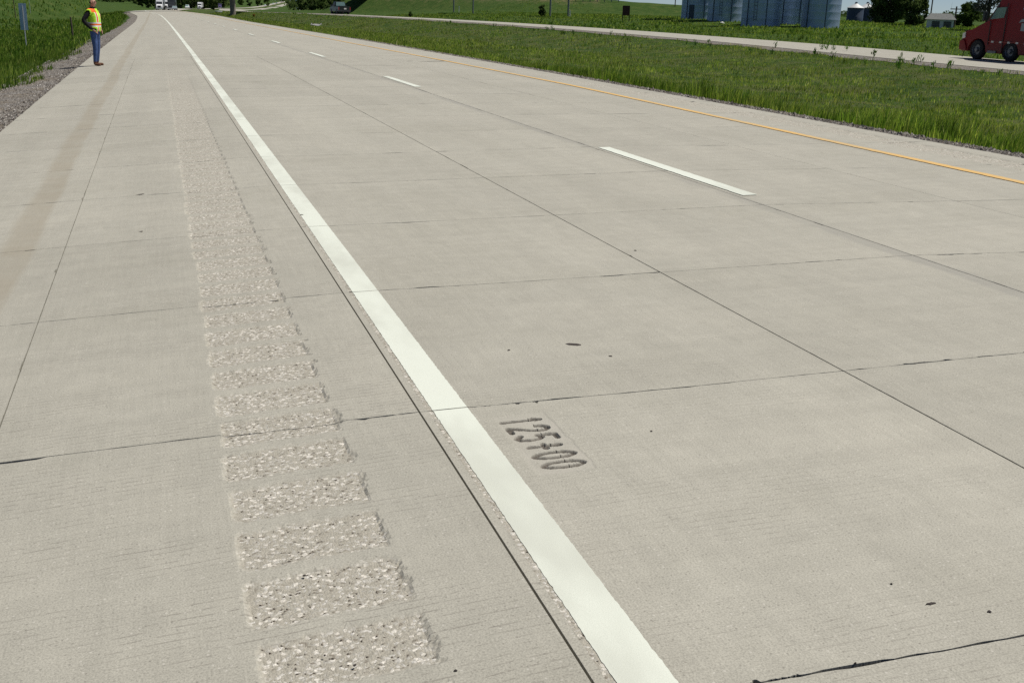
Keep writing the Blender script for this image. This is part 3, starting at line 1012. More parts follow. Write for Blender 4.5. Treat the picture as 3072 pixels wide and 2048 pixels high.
def tree(name, base, h, spread, seed, leaf, n, label, crown0=.15, trunk_r=.02, lsize=.05, cat='tree', group=None, lobes=16, stems=1):
    """a trunk with limbs and a crown of many small leaf faces gathered in clumps"""
    r = np.random.default_rng(seed)
    root = empty(name, base)
    mb = MB()
    tips = []
    for s in range(stems):
        off = (r.normal(0, .06 * h * (stems > 1)), r.normal(0, .06 * h * (stems > 1)))
        p0, p1, p2 = (off[0], off[1], -.2), (off[0] * 1.5 + r.normal(0, .02 * h), off[1] * 1.5, h * .4), (off[0] * 2.4 + r.normal(0, .04 * h), off[1] * 2.4, h * .86)
        mb.tube([p0, p1, p2], [h * trunk_r, h * trunk_r * .7, h * trunk_r * .15], 7)
        for k in range(7):
            t = crown0 + (.85 - crown0) * (k + r.random()) / 7
            a = r.random() * 6.28
            q = Vector(p0).lerp(Vector(p1), min(1, t / .46)) if t < .46 else Vector(p1).lerp(Vector(p2), (t - .46) / .54)
            L = spread * (1.0 - .5 * t) * r.uniform(.5, .9)
            e = q + Vector((math.cos(a) * L, math.sin(a) * L, h * r.uniform(.05, .2)))
            mb.tube([q, q.lerp(e, .5) + Vector((0, 0, .02 * h)), e], [h * trunk_r * .4, h * trunk_r * .25, h * trunk_r * .08], 5)
            tips.append(e)
    mb.build('trunk', M['bark'], root, recalc=False)
    cs = []
    for k in range(lobes):
        t = crown0 + (1 - crown0) * r.random()
        prof = math.sin(math.pi * min(1, (t - crown0 * .6) / (1.08 - crown0 * .6))) ** .7
        a = r.random() * 6.28
        rad = spread * prof * math.sqrt(r.random()) * .85
        cs.append((math.cos(a) * rad, math.sin(a) * rad, h * t * .95, spread * r.uniform(.22, .42)))
    for e in tips:
        cs.append((e.x, e.y, e.z, spread * .28))
    cs = np.array(cs)
    i = r.integers(0, len(cs), n)
    d = r.normal(0, 1, (n, 3)); d /= np.linalg.norm(d, axis=1)[:, None]
    c = cs[i, :3] + d * (cs[i, 3] * r.random(n) ** .45)[:, None] * [1, 1, .8]
    c[:, 2] = np.maximum(c[:, 2], h * crown0 * .55)
    s = lsize * h * r.uniform(.5, 1.3, n)
    u = r.normal(0, 1, (n, 3)); u /= np.linalg.norm(u, axis=1)[:, None]
    v = np.cross(u, r.normal(0, 1, (n, 3))); v /= np.linalg.norm(v, axis=1)[:, None]
    V = np.stack([c - u * s[:, None], c + v * s[:, None] * .6, c + u * s[:, None], c - v * s[:, None] * .6], 1).reshape(-1, 3)
    Fq = np.arange(n * 4).reshape(-1, 4)
    rn = np.clip(.5 + .28 * r.normal(0, 1, n) + .25 * (hash1(i.astype(float), 3.1) - .5), 0, 1)
    mesh_np('crown', V, Fq, leaf, root, {'rnd': np.repeat(rn, 4)})
    return tag(root, label, cat, group)


def place(px, py):
    p, d = hit(px, py)
    return (float(p[0]), float(p[1]), float(p[2])), d


def px_m(n, d):
    """metres spanned by n photo pixels at depth d"""
    return n * d / F_PX


# farm trees on the right
b, d = place(2668, 71)
tree('broadleaf_tree', b, px_m(120, d), px_m(58, d), 1, M['leaf_dark'], 9000, 'dense dark broad tree right of the small grain bins', .02, .02, .035, lobes=34, stems=3)
b, d = place(2735, 76)
tree('broadleaf_tree', b, px_m(125, d), px_m(42, d), 2, M['leaf_dark'], 6500, 'dark tree between the broad tree and the thin roadside conifer', .02, .02, .035, lobes=26, stems=2)
b, d = place(2768, 80)
tree('slender_tree', b, px_m(82, d), px_m(13, d), 3, M['leaf_dark'], 900, 'thin ragged tree just left of the white garage', .1, .012, .05, lobes=12)
b, d = place(2902, 84)
tree('round_tree', b, px_m(72, d), px_m(38, d), 4, M['leaf_mid'], 6000, 'round bushy green tree between the white garage and the red truck', .12, .02, .04, lobes=24)
b, d = place(2955, 92)
tree('tall_tree', b, px_m(190, d), px_m(62, d), 5, M['leaf_pale'], 3200, 'tall thinly leafed tree with dark twin trunks behind the red truck', .35, .028, .022, lobes=30, stems=2)
b, d = place(2638, 69)
tree('pale_tree', b, px_m(112, d), px_m(40, d), 6, M['leaf_pale'], 1500, 'thin pale-leaved tree rising behind the small grain bins', .3, .016, .03, lobes=20)
# shrubs on the bank
b, d = place(1626, 50)
tree('dark_shrub', b, px_m(33, d), px_m(12, d), 7, M['leaf_dark'], 1500, 'single dark oval evergreen shrub on the grass bank', .02, .03, .09, 'shrub', lobes=16)
b, d = place(1232, 53)
tree('small_shrub', b, px_m(17, d), px_m(7, d), 8, M['leaf_mid'], 500, 'small green bush at the far edge of the opposite road', .02, .03, .14, 'shrub', lobes=10)
b, d = place(762, 52)
tree('rusty_shrub', b, px_m(9, d), px_m(4, d), 9, M['leaf_rust'], 160, 'small rust orange bush in the median near the bridge pier', .02, .03, .2, 'shrub', lobes=8)

# trees along the far bend, each of its own
r = np.random.default_rng(77)
seen = {}
for k, (px, py, hpx, wpx) in enumerate([(425, 12, 34, 13), (446, 13, 40, 14), (468, 14, 36, 12), (500, 14, 44, 14), (540, 15, 40, 15), (575, 15, 46, 16), (610, 16, 40, 14), (640, 17, 44, 14), (672, 18, 36, 13),
                                        (722, 14, 26, 12), (748, 15, 22, 9), (775, 13, 26, 11), (800, 8, 24, 11), (905, 8, 30, 16), (935, 9, 34, 16), (962, 10, 30, 14), (992, 11, 34, 15), (1020, 11, 34, 14), (1046, 11, 30, 12)]):
    dep = 620 if px < 700 else (1500 if px < 850 else 520)
    p = at(px, py, dep)
    z = float(ground_z(p[0], p[1])[0])
    base = (float(p[0]), float(p[1]), z)
    hgt = px_m(hpx, dep) + max(0, p[2] - z)
    where = 'left of the white lorries' if px < 460 else ('behind the oncoming lorries' if px < 560 else ('left of the bridge pier' if px < 700 else ('beside the far climbing road' if px < 850 else 'beyond the dark pickup')))
    seen[where] = seen.get(where, 0) + 1
    nth = ['first', 'second', 'third', 'fourth', 'fifth', 'sixth', 'seventh'][seen[where] - 1]
    tree('woodland_tree', base, hgt, px_m(wpx, dep), 200 + k, M['leaf_dark'] if k % 3 else M['leaf_mid'], 700, nth + ' tree from the left in the far tree line ' + where, .05, .02, .07, group='far tree line ' + where, lobes=14)

# the wood on the far hill reads as one mass
def wood(name, spots, seed, leaf, label):
    r = np.random.default_rng(seed)
    C, S = [], []
    for x, y, h, w in spots:
        z = float(ground_z(x, y)[0])
        n = 150
        d = r.normal(0, 1, (n, 3)); d /= np.linalg.norm(d, axis=1)[:, None]
        C.append(np.array([x, y, z + h * .5]) + d * (r.random(n) ** .4)[:, None] * [w, w, h * .52]); S.append(np.full(n, h * .10))
    C = np.concatenate(C); S = np.concatenate(S) * r.uniform(.6, 1.3, len(C)); n = len(C)
    u = r.normal(0, 1, (n, 3)); u /= np.linalg.norm(u, axis=1)[:, None]
    v = np.cross(u, r.normal(0, 1, (n, 3))); v /= np.linalg.norm(v, axis=1)[:, None]
    V = np.stack([C - u * S[:, None], C + v * S[:, None] * .7, C + u * S[:, None], C - v * S[:, None] * .7], 1).reshape(-1, 3)
    return tag(mesh_np(name, V, np.arange(n * 4).reshape(-1, 4), leaf, attrs={'rnd': np.repeat(r.random(n), 4)}), label, 'woodland', kind='stuff')


sp = []
for _ in range(150):
    y = r.uniform(760, 1500)
    px = r.uniform(300, 690)
    p = at(px, 8, y)
    sp.append((p[0], p[1], r.uniform(9, 15), r.uniform(4, 7)))
for _ in range(120):
    px = r.uniform(690, 1120)
    p = at(px, 4, r.uniform(2350, 2900) if px < 885 else r.uniform(700, 1500))
    sp.append((p[0], p[1], r.uniform(14, 24) if px < 885 else r.uniform(9, 15), r.uniform(8, 14)))
wood('distant_wood', sp, 5, M['leaf_dark'], 'dark mass of woodland on the hills beyond the bend')
sp = []
for _ in range(90):
    px = r.uniform(2480, 3300)
    p = at(px, 48, r.uniform(650, 900))
    sp.append((p[0], p[1], r.uniform(4, 7), r.uniform(5, 9)))
wood('distant_tree_line', sp, 6, M['leaf_mid'], 'low green tree line on the horizon behind the farm')

# ------------------------------------------------------------------ farm buildings and structures
M['galv'] = None
t = NT('galvanised_steel', .58, .5)
t.b.inputs['Metallic'].default_value = .9
tc = t.n('TexCoord', out=3)
nz = t.noise(t.vscale(tc, (1.2, 1.2, .25)), 1.0, 5, .6)
t.color(t.ramp(nz, [(.3, (.33, .43, .57)), (.7, (.44, .53, .66))]))
zz = t.n('SeparateXYZ', out=2, ins={0: tc})
t.bump(t.math('SINE', t.math('MULTIPLY', zz, 60.0)), .18, .02)
M['galv'] = t.m
M['steel_dark'] = simple('dark_steel_sheet', (.05, .068, .10), .5, .3, .4, .1, 3)
M['roof_steel'] = simple('pale_roof_steel', (.62, .63, .62), .5, .2, .4, .08, 3)
M['wood_post'] = simple('weathered_wood', (.10, .082, .065), .95, 0, .1, .3, 12, .3)
M['pole_steel'] = simple('sign_post_steel', (.17, .19, .19), .6, .4, .4, .1, 5)
M['white_board'] = simple('white_siding', (.66, .68, .70), .8, 0, .3, .06, 3)
M['shingle'] = simple('grey_shingles', (.22, .225, .215), .95, 0, .1, .15, 5)
M['dark_door'] = simple('dark_door', (.055, .065, .07), .5, 0, .4, .2, 4)
M['bridge'] = simple('bridge_concrete', (.24, .21, .185), .95, 0, .15, .15, .8, .3)
M['rail'] = simple('galvanised_rail', (.50, .52, .53), .5, .4, .4, .08, 3)
M['brown_board'] = simple('brown_board', (.075, .038, .033), .8, 0, .2, .2, 4)
M['marker'] = simple('white_marker', (.78, .78, .76), .6, 0, .3, .05, 9)
M['sign_back'] = simple('sign_back_aluminium', (.34, .44, .57), .42, .6, .5, .08, 4)
M['slab_grey'] = simple('drain_concrete', (.27, .265, .27), .9, 0, .2, .15, 2)

silo_words = ['farthest left silo of the row, with a small door at its foot', 'second silo from the left in the row', 'middle silo, its right side bright in the sun', 'shaded silo set back between the two sunlit silos', 'rightmost silo, its right side bright in the sun']
for (pxc, rad, py, dep, wd) in [(2097, 54, 59, 166, 0), (2177, 56, 66, 158, 1), (2281, 58, 77, 144, 2), (2382, 52, 80, 149, 3), (2459, 56, 83, 142, 4)]:
    p = at(pxc, py, dep)
    R = px_m(rad, dep)
    z = float(ground_z(p[0], p[1])[0])
    root = empty('silo', (float(p[0]), float(p[1]), z))
    H = 11.5
    mb = MB()
    prof = [(R + .02, -1.0)]
    nr = 12
    for k in range(nr):                                  # rolled rings, each a little proud at its lower lap
        prof += [(R + .007, H * k / nr + .02), (R, H * k / nr + .10), (R, H * (k + 1) / nr - .01)]
    mb.lathe(prof, n=56)
    mb.build('wall', M['galv'], root, smooth=True)
    mb = MB()
    mb.lathe([(R + .12, H - .05), (R + .12, H), (.35, H + R * .52), (.35, H + R * .52 + .3), (.0, H + R * .52 + .3)], n=40)
    mb.build('roof', M['roof_steel'], root)
    f = math.atan2(CP[1] - p[1], CP[0] - p[0])
    for k, a in enumerate((f - .75, f + .25)):     # vertical stiffeners facing the road
        mb = MB()
        mb.box((math.cos(a) * (R + .04), math.sin(a) * (R + .04), H / 2), (.06, .09, H), a)
        mb.build('stiffener', M['steel_dark'], root)
    if wd == 0:
        a = f - .45
        mb = MB()
        mb.box((math.cos(a) * (R + .03), math.sin(a) * (R + .03), 1.0), (.12, .8, 2.0), a)
        mb.build('door', M['steel_dark'], root)
    if wd in (1, 2):
        a = f - .3
        mb = MB()
        for s in (-.2, .2):
            mb.tube([(math.cos(a) * (R + .15) - s * math.sin(a), math.sin(a) * (R + .15) + s * math.cos(a), .6), (math.cos(a) * (R + .15) - s * math.sin(a), math.sin(a) * (R + .15) + s * math.cos(a), H)], .025, 5)
        for q in range(24):
            mb.tube([(math.cos(a) * (R + .15) + .2 * math.sin(a), math.sin(a) * (R + .15) - .2 * math.cos(a), .8 + q * .44), (math.cos(a) * (R + .15) - .2 * math.sin(a), math.sin(a) * (R + .15) + .2 * math.cos(a), .8 + q * .44)], .018, 4)
        mb.build('ladder', M['steel_dark'], root)
    tag(root, 'tall galvanised ' + silo_words[wd], 'silo', 'row of steel silos on the field')

for pxc, rad, py, dep, lab in [(2563, 24, 63, 235, 'left one of two small dark grain bins with pale cone roofs'), (2597, 25, 65, 240, 'right one of two small dark grain bins, half behind the tree')]:
    p = at(pxc, py, dep); R = px_m(rad, dep); z = float(ground_z(p[0], p[1])[0])
    H = px_m(py - 26, dep) + (p[2] - z)
    root = empty('grain_bin', (float(p[0]), float(p[1]), z))
    mb = MB(); mb.lathe([(R, -.8), (R, 0), (R + .02, H * .33), (R, H * .34), (R + .02, H * .66), (R, H * .67), (R, H)], n=36); mb.build('wall', M['steel_dark'], root, smooth=True)
    mb = MB(); mb.lathe([(R + .1, H - .04), (R + .1, H), (.3, H + px_m(12, dep)), (0, H + px_m(12, dep))], n=32); mb.build('roof', M['roof_steel'], root)
    mb = MB(); mb.lathe([(.25, 0), (.3, .25), (0, .4)], (0, 0, H + px_m(12, dep)), n=12); mb.build('vent_cap', M['steel_dark'], root)
    tag(root, lab, 'grain bin', 'small grain bins')

# white garage with two dark doors
p, d = hit(2818, 86)
ang = math.atan2(CP[1] - p[1], CP[0] - p[0]) + math.pi / 2
root = empty('garage', (float(p[0]), float(p[1]), float(p[2])), ang)
W, Hh, D = px_m(76, d), px_m(26, d), px_m(50, d)
mb = MB(); mb.box((0, D / 2, Hh / 2 - .3), (W, D, Hh + .6)); mb.build('wall', M['white_board'], root)
mb = MB(); rp = [(-.4, Hh - .02), (D + .4, Hh - .02), (D / 2 + .5, Hh + px_m(17, d)), (D / 2 - .5, Hh + px_m(17, d))]
mb.prism(rp, -W / 2 - .3, W / 2 + .3, inset=.7); mb.build('roof', M['shingle'], root)
for s in (-.16, .27):
    mb = MB(); mb.box((s * W, -.03, Hh * .40), (W * .28, .10, Hh * .80)); dr = mb.build('door', M['dark_door'], root)
    mb = MB()
    for k in range(1, 4):
        mb.box((s * W, -.085, Hh * .80 * k / 4), (W * .28, .02, .04))
    mb.build('panel_seam', M['shingle'], dr)
    mb = MB(); mb.box((s * W, -.05, Hh * .83), (W * .31, .09, Hh * .07)); mb.build('door_frame', M['white_board'], dr)
tag(root, 'small white garage with two dark doors and grey hip roof', 'garage')


def pole(px, py0, py1, r, label, name='utility_pole', mat='wood_post', arm=False, drum=False, lean=0.0, extra=0.0):
    p, d = hit(px, py1)
    h = px_m(py1 - py0, d) + extra
    root = empty(name, (float(p[0]), float(p[1]), float(p[2])))
    mb = MB(); mb.tube([(0, 0, -.4), (lean * h, 0, h)], [r, r * .75], 8); mb.build('shaft', M[mat], root)
    if arm:
        mb = MB(); mb.box((lean * h, 0, h - .35), (1.6, .1, .12), -YAW); mb.build('crossarm', M['wood_post'], root)
    if drum:
        mb = MB(); mb.lathe([(0, 0), (.26, 0), (.26, .8), (0, .85)], (-.35 + lean * h, 0, h * .62), n=12); mb.build('transformer', M['steel_dark'], root)
    return tag(root, label, 'pole')


pole(2788, 0, 75, .13, 'tall dark utility pole beside the left end of the white garage', extra=4)
pole(2850, 9, 55, .14, 'utility pole with a transformer drum behind the white garage', arm=False, drum=True)
pole(2861, 23, 86, .13, 'grey pole at the right corner of the white garage', arm=True)
pole(2025, 0, 20, .13, 'dark utility pole on the skyline just left of the silos', extra=5)

# two guide signs on the bank: only their posts reach into the picture
for (xa, ya), (xb, yb), word in [((1361, 38), (1419, 42), 'left'), ((1650, 51), (1704, 51), 'right')]:
    pa, da = hit(xa, ya); pb, db = hit(xb, yb)
    mid = (pa + pb) / 2
    root = empty('guide_sign', (float(mid[0]), float(mid[1]), float(mid[2])))
    for q in (pa, pb):
        mb = MB(); o = q - mid
        mb.tube([(o[0], o[1], o[2] - .4), (o[0], o[1], o[2] + 7.6)], .17, 8); mb.build('post', M['pole_steel'], root)
    mb = MB(); v = pb - pa; L = math.hypot(v[0], v[1]); a = math.atan2(v[1], v[0])
    mb.box((0, 0, 6.2), (L + 2.6, .08, 2.9), a); mb.build('panel', M['sign_back'], root)
    mb = MB()
    for k in range(3):
        mb.box((-.14 * math.sin(a) * -1, -.14 * math.cos(a), 5.2 + k * 1.0), (L + 2.4, .08, .09), a)
    mb.build('stringer', M['pole_steel'], root)
    tag(root, ('grey two-post guide sign support at the left of the grass bank' if word == 'left' else 'grey two-post guide sign support beside the dark oval shrub'), 'road sign', 'guide signs on the bank')

for px, py0, py1, lab in [(1377, 20, 40, 'white marker post between the left pair of sign posts'), (1710, 33, 51, 'short white marker post at the foot of the right sign post')]:
    p, d = hit(px, py1)
    root = empty('marker_post', (float(p[0]), float(p[1]), float(p[2])))
    h = px_m(py1 - py0, d)
    mb = MB(); mb.box((0, 0, h / 2 - .1), (.13, .06, h + .2)); mb.build('stake', M['marker'], root)
    mb = MB(); mb.box((0, -.035, h * .82), (.12, .012, h * .2)); mb.build('reflector', M['rail'], root)
    tag(root, lab, 'marker post')

# brown board on two legs
p, d = hit(1877, 65)
root = empty('board_sign', (float(p[0]), float(p[1]), float(p[2])), -YAW)
w, h0, h1 = px_m(21, d), px_m(17, d), px_m(45, d)
mb = MB(); mb.box((0, 0, (h0 + h1) / 2), (w, .09, h1 - h0)); mb.build('board', M['brown_board'], root)
for s in (-.47, .47):
    mb = MB(); mb.box((s * w, .11, h1 / 2 - .2), (.11, .11, h1 + .3)); mb.build('leg', M['wood_post'], root)
tag(root, 'dark brown board on two wooden legs on the grass bank', 'sign')

# narrow sign at the left verge, seen from behind
p, d = hit(80, 145)
root = empty('verge_sign', (float(p[0]), float(p[1]), float(p[2])), -.05)
pxm = px_m(1, d)
mb = MB()
mb.box((0, -.045, pxm * 60), (.012, .05, pxm * 124)); mb.box((0, -.016, pxm * 60), (.055, .008, pxm * 124)); mb.build('post', M['rail'], root)
mb = MB(); mb.box((-.01, 0, pxm * 90), (pxm * 21, .006, pxm * 76)); mb.build('panel', M['sign_back'], root, bevel=.002)
for k in (62, 118):
    mb = MB(); mb.lathe([(0, -.012), (.012, -.012), (.012, .05), (0, .05)], (0, 0, pxm * k), n=8, axis='Y'); mb.build('bolt', M['rail'], root)
tag(root, 'tall narrow blue-grey sign back on a thin post at the left verge', 'road sign')

for q, (px, py0, py1, lab) in enumerate([(219, 54, 113, 'dark leaning fence post just left of the standing man'), (48, -6, 58, 'dark fence post left of the narrow verge sign'), (92, -10, 40, 'slim grey fence post right of the narrow verge sign')]):
    p, d = hit(px, py1)
    h = px_m(py1 - py0, d)
    mb = MB()
    n = 5
    mb.tube([(0, 0, -.3), (-.012 * h, 0, h * .5), (-.035 * h, .01, h)], [.055 if q < 2 else .03, .052 if q < 2 else .03, .045 if q < 2 else .028], 7)
    o = mb.build('fence_post', M['wood_post'] if q < 2 else M['rail'])
    o.location = p
    tag(o, lab, 'fence post', 'fence posts on the left slope')

# concrete drain apron and a boulder
p, d = hit(947, 80)
mb = MB()
mb.add([(-.95, -.7, -.3), (.95, -.7, -.3), (1.1, .8, -.1), (-1.1, .8, -.1), (-.75, -.6, .42), (.75, -.6, .12), (.6, .7, .55), (-.5, .75, .6)], [(3, 2, 1, 0), (4, 5, 6, 7), (0, 1, 5, 4), (1, 2, 6, 5), (2, 3, 7, 6), (3, 0, 4, 7)])
root = empty('drain_apron', (float(p[0]), float(p[1]), float(p[2])), -.4)
mb.build('apron', M['slab_grey'], root, bevel=.03)
for s in (-1, 1):
    mb = MB(); mb.prism([(-.7, -.3), (.8, -.3), (.8, .75), (-.7, .30)], s * 1.0 - .07, s * 1.0 + .07); mb.build('side_wall', M['slab_grey'], root, bevel=.02)
root.scale = (.62, .62, .55)
tag(root, 'grey concrete drain apron in the median grass', 'drain')
p, d = hit(2166, 71)
bm = bmesh.new(); bmesh.ops.create_icosphere(bm, subdivisions=2, radius=px_m(7, d))
for v in bm.verts:
    v.co *= 1 + .35 * (hash1(v.co.x * 3 + v.co.y * 5 + v.co.z * 7, 2) - .5); v.co.z *= .7
me = bpy.data.meshes.new('boulder'); bm.to_mesh(me); bm.free()
me.materials.append(M['marker']); o = bpy.data.objects.new('boulder', me); COL.objects.link(o); o.location = p
tag(o, 'pale boulder at the foot of the silos', 'boulder')

# ------------------------------------------------------------------ overpass: deck above the picture, pier, banks' abutments, rails
BU = np.array([.5152, .8571]); BV = np.array([-.8571, .5152])
PC = np.array([15.1, 246.9])
root = empty('overpass', (PC[0], PC[1], 0))
ba = math.atan2(BU[1], BU[0])


def bpt(s, t, z): return (BU[0] * s + BV[0] * t, BU[1] * s + BV[1] * t, z)


SA, SB = -68.0, 82.0
mb = MB()
zs = 5.6
for s0, s1 in ((SA, SB),):
    mb.box(bpt((s0 + s1) / 2, 0, zs + .95), (s1 - s0, 6.2, .35), ba)
deck = mb.build('deck', M['bridge'], root)
for t_ in (-2.4, -.8, .8, 2.4):
    mb = MB(); mb.box(bpt((SA + SB) / 2, t_, zs + .4), (SB - SA, .35, .75), ba); mb.build('girder', M['bridge'], root)
for t_ in (-3.0, 3.0):
    mb = MB(); mb.box(bpt((SA + SB) / 2, t_, zs + 1.55), (SB - SA, .22, .85), ba); mb.build('parapet', M['bridge'], root)
gz = float(ground_z(PC[0], PC[1])[0])
mb = MB(); mb.lathe([(.72, gz - .6), (.72, gz + .05), (.60, gz + .1), (.60, zs - .75), (0, zs - .75)], n=24); mb.build('pier', M['bridge'], root, smooth=True)
mb = MB(); mb.box((0, 0, zs - .4), (1.3, 6.0, .75), ba); mb.build('pier_cap', M['bridge'], root)
for s in (SA, SB):
    mb = MB(); mb.box(bpt(s, 0, 3.2), (1.2, 6.6, 5.2), ba); mb.build('abutment', M['bridge'], root)
tag(root, 'road overpass with a round concrete pier standing in the median', 'bridge')

# rail fence on the crest of the bank
pts = [hit(px, py) for px, py in ((1706, 4.5), (1752, 4.8), (1800, 5.2), (1856, 7.2))]
root = empty('crest_rail', tuple(map(float, pts[0][0])))
b0 = pts[0][0]
A, B = pts[0][0] - b0, pts[-1][0] - b0
for k in range(8):
    q = A + (B - A) * k / 7
    mb = MB(); mb.box((q[0], q[1], q[2] + .3), (.14, .14, 1.2)); mb.build('post', M['pole_steel'], root)
for z in (.45, .78):
    mb = MB(); mb.tube([tuple(A + [0, 0, z]), tuple(B + [0, 0, z])], .07, 6); mb.build('rail', M['pole_steel'], root)
tag(root, 'low grey rail on posts along the crest of the grass bank', 'guardrail')

# guardrail end left of the pier
p, d = hit(655, 43)
root = empty('median_guardrail', tuple(map(float, p)), .15)
mb = MB()
pr = [(-.7, .35, .62), (-.45, .08, .58), (.0, 0, .55), (.7, -.02, .55), (1.0, -.02, .55)]
for z0 in (0, .18):
    mb.tube([(a, b, c + z0) for a, b, c in pr], .075, 6)
mb.build('rail', M['rail'], root)
for x in (-.45, .25, .9):
    mb = MB(); mb.box((x, .1, .25), (.1, .1, 1.0)); mb.build('post', M['wood_post'], root)
tag(root, 'short pale curved guardrail end in the median left of the pier', 'guardrail')

# ------------------------------------------------------------------ vehicles
def paint(name, col, rough=.3):
    t = NT(name, rough, .25)
    t.b.inputs['Coat Weight'].default_value = .08
    t.b.inputs['Coat Roughness'].default_value = .15
    tc = t.n('TexCoord', out=3)
    d = t.noise(tc, 2.2, 4, .6)
    zz = t.n('SeparateXYZ', out=2, ins={0: tc})
    dirt = t.math('MULTIPLY', t.mrange(zz, .2, 1.2, .16, .0), t.mrange(d, .35, .7, .3, 1))
    t.color(t.mix(dirt, col, (.20, .17, .14)))
    return t.m


M['red_paint'] = paint('dark_red_truck_paint', (.20, .008, .011), .4)
M['white_paint_v'] = paint('white_vehicle_paint', (.78, .79, .80))
M['grey_paint'] = paint('grey_vehicle_paint', (.30, .33, .36))
M['dark_paint'] = paint('charcoal_vehicle_paint', (.035, .04, .045))
M['green_paint'] = paint('dark_green_pickup_paint', (.018, .024, .022))
M['purple_paint'] = paint('violet_vehicle_paint', (.14, .10, .27))
M['tyre'] = simple('tyre_rubber', (.022, .022, .024), .85, 0, .3, .2, 9)
M['rim'] = simple('wheel_rim', (.16, .17, .19), .45, .6, .5, .15, 6)
M['chrome'] = simple('bright_trim', (.62, .63, .65), .25, .8, .5, .05, 5)
M['lamp_white'] = simple('lamp_lens_white', (.72, .70, .66), .25, 0, .6, .05, 9)
M['lamp_red'] = simple('lamp_lens_red', (.30, .02, .02), .3, 0, .5, .05, 9)
t = NT('vehicle_glass', .08, .6)
t.color(t.mix(t.noise(t.n('TexCoord', out=3), 3.0, 3, .6), (.10, .17, .17), (.24, .36, .34)))
M['glass'] = t.m


def wheel(root, x, y, r, w, side, n=28, name='wheel'):
    """one wheel lying across X; side -1 shows its outer face to -X"""
    mb = MB()
    mb.lathe([(r * .60, -w / 2), (r * .93, -w / 2), (r, -w * .36), (r, w * .36), (r * .93, w / 2), (r * .60, w / 2)], (x, y, r), n, axis='X')
    o = mb.build(name, M['tyre'], root, smooth=True)
    mb = MB()
    f = side * w / 2
    mb.lathe([(r * .60, f), (r * .56, f - side * .03), (r * .50, f - side * .10), (r * .25, f - side * .10), (r * .20, f + side * .02), (0, f + side * .03)], (x, y, r), n, axis='X')
    mb.build('rim', M['rim'], o, smooth=True)
    return o


# red tractor unit at the right edge of the picture
TY = 44.9
root = empty('truck_tractor', (40.55 + 1.2, TY, float(zopp(TY)) + .03))


def arch(yc, r, z0, n=9, rev=False):
    a = [(yc + r * math.cos(t), z0 + r * math.sin(t)) for t in np.linspace(0, math.pi, n)]
    return a


WB = 2.42
low = .34
prof = [(1.20, .40), (1.27, .62), (1.26, .92), (1.19, 1.30), (1.02, 1.42), (.55, 1.52), (.1, 1.72), (-.28, 1.88), (-.45, 1.93), (-1.12, 2.86), (-1.45, 3.28), (-2.1, 3.72), (-3.0, 3.98), (-5.1, 3.98), (-5.1, low)]
prof += [(p, q) for p, q in reversed(arch(-WB, .62, low))] + [(p, q) for p, q in reversed(arch(0.0, .68, low + .06))]
mb = MB(); mb.prism(prof, -1.18, 1.18, inset=.10)
mb.build('cab', M['red_paint'], root, bevel=.03)
for s in (-1, 1):
    f = s * 1.19
    mb = MB(); mb.prism([(1.28, .45), (1.31, .66), (1.30, .93), (.98, .98), (.76, .60), (.74, .45)], f - .05, f + .05); mb.build('bumper', M['red_paint'], root, bevel=.02)
    mb = MB(); mb.prism([(1.17, 1.02), (1.15, 1.30), (.98, 1.36), (.95, 1.08)], f - .03, f + .035); mb.build('headlight', M['lamp_white'], root, bevel=.01)
    fl = s * 1.135
    mb = MB(); mb.prism([(-.70, 2.04), (-1.10, 2.62), (-1.74, 2.66), (-1.66, 2.14)], fl - .03, fl + .03); mb.build('window', M['glass'], root)
    mb = MB(); mb.prism([(-.56, 1.96), (-1.17, 2.78), (-1.25, 2.78), (-.64, 1.96)], fl - .02, fl + .036); mb.build('window_pillar', M['dark_paint'], root)
    mb = MB(); mb.box((f, -1.86, 1.65), (.03, .03, 2.4)); mb.build('door_seam', M['dark_paint'], root)
    mb = MB(); mb.box((f, -.80, 1.38), (.03, .03, 1.2)); mb.build('door_seam', M['dark_paint'], root)
    mb = MB(); mb.tube([(f - s * .03, -3.05, 2.5), (f + s * .05, -3.05, 2.55), (f + s * .05, -3.05, 2.9), (f - s * .03, -3.05, 2.95)], .025, 6); mb.build('grab_handle', M['chrome'], root)
    for k in range(6):
        mb = MB(); mb.box((f, -1.15 - k * .58, .93 - .004 * k), (.05, .16, .09)); mb.build('marker_lamp', M['lamp_white'], root)
    mb = MB(); mb.box((f, -2.62, .93), (.035, 3.6, .035)); mb.build('trim_strip', M['lamp_red'], root)
    mb = MB(); mb.box((f * .97, -1.2, .42), (.16, .62, .12)); mb.build('step', M['rim'], root)
    # pale emblem on the sleeper side: shield with a bar above
    mb = MB(); mb.prism([(-2.98, 1.52), (-3.3, 1.50), (-3.34, 1.86), (-3.0, 1.9)], f - .01, f + .012); mb.prism([(-2.80, 1.9), (-3.0, 1.96), (-3.38, 1.9), (-3.48, 2.1), (-3.36, 2.12), (-3.3, 2.0), (-3.14, 2.1), (-2.96, 2.08), (-2.86, 1.98)], f - .01, f + .013)
    mb.build('emblem', M['grey_paint'], root)
    mb = MB(); mb.box((f, -3.42, 1.28), (.03, .18, .17)); mb.build('placard', M['lamp_white'], root)
    mb = MB(); mb.prism([(-.50, 1.95), (-.63, 2.0), (-.65, 2.42), (-.53, 2.42)], s * 1.32, s * 1.52); mb.build('mirror', M['dark_paint'], root, bevel=.02)
mb = MB(); mb.prism([(-.475, 1.965), (-1.09, 2.82), (-1.07, 2.84), (-.45, 1.985)], -1.0, 1.0, inset=.03); mb.build('windshield', M['glass'], root)
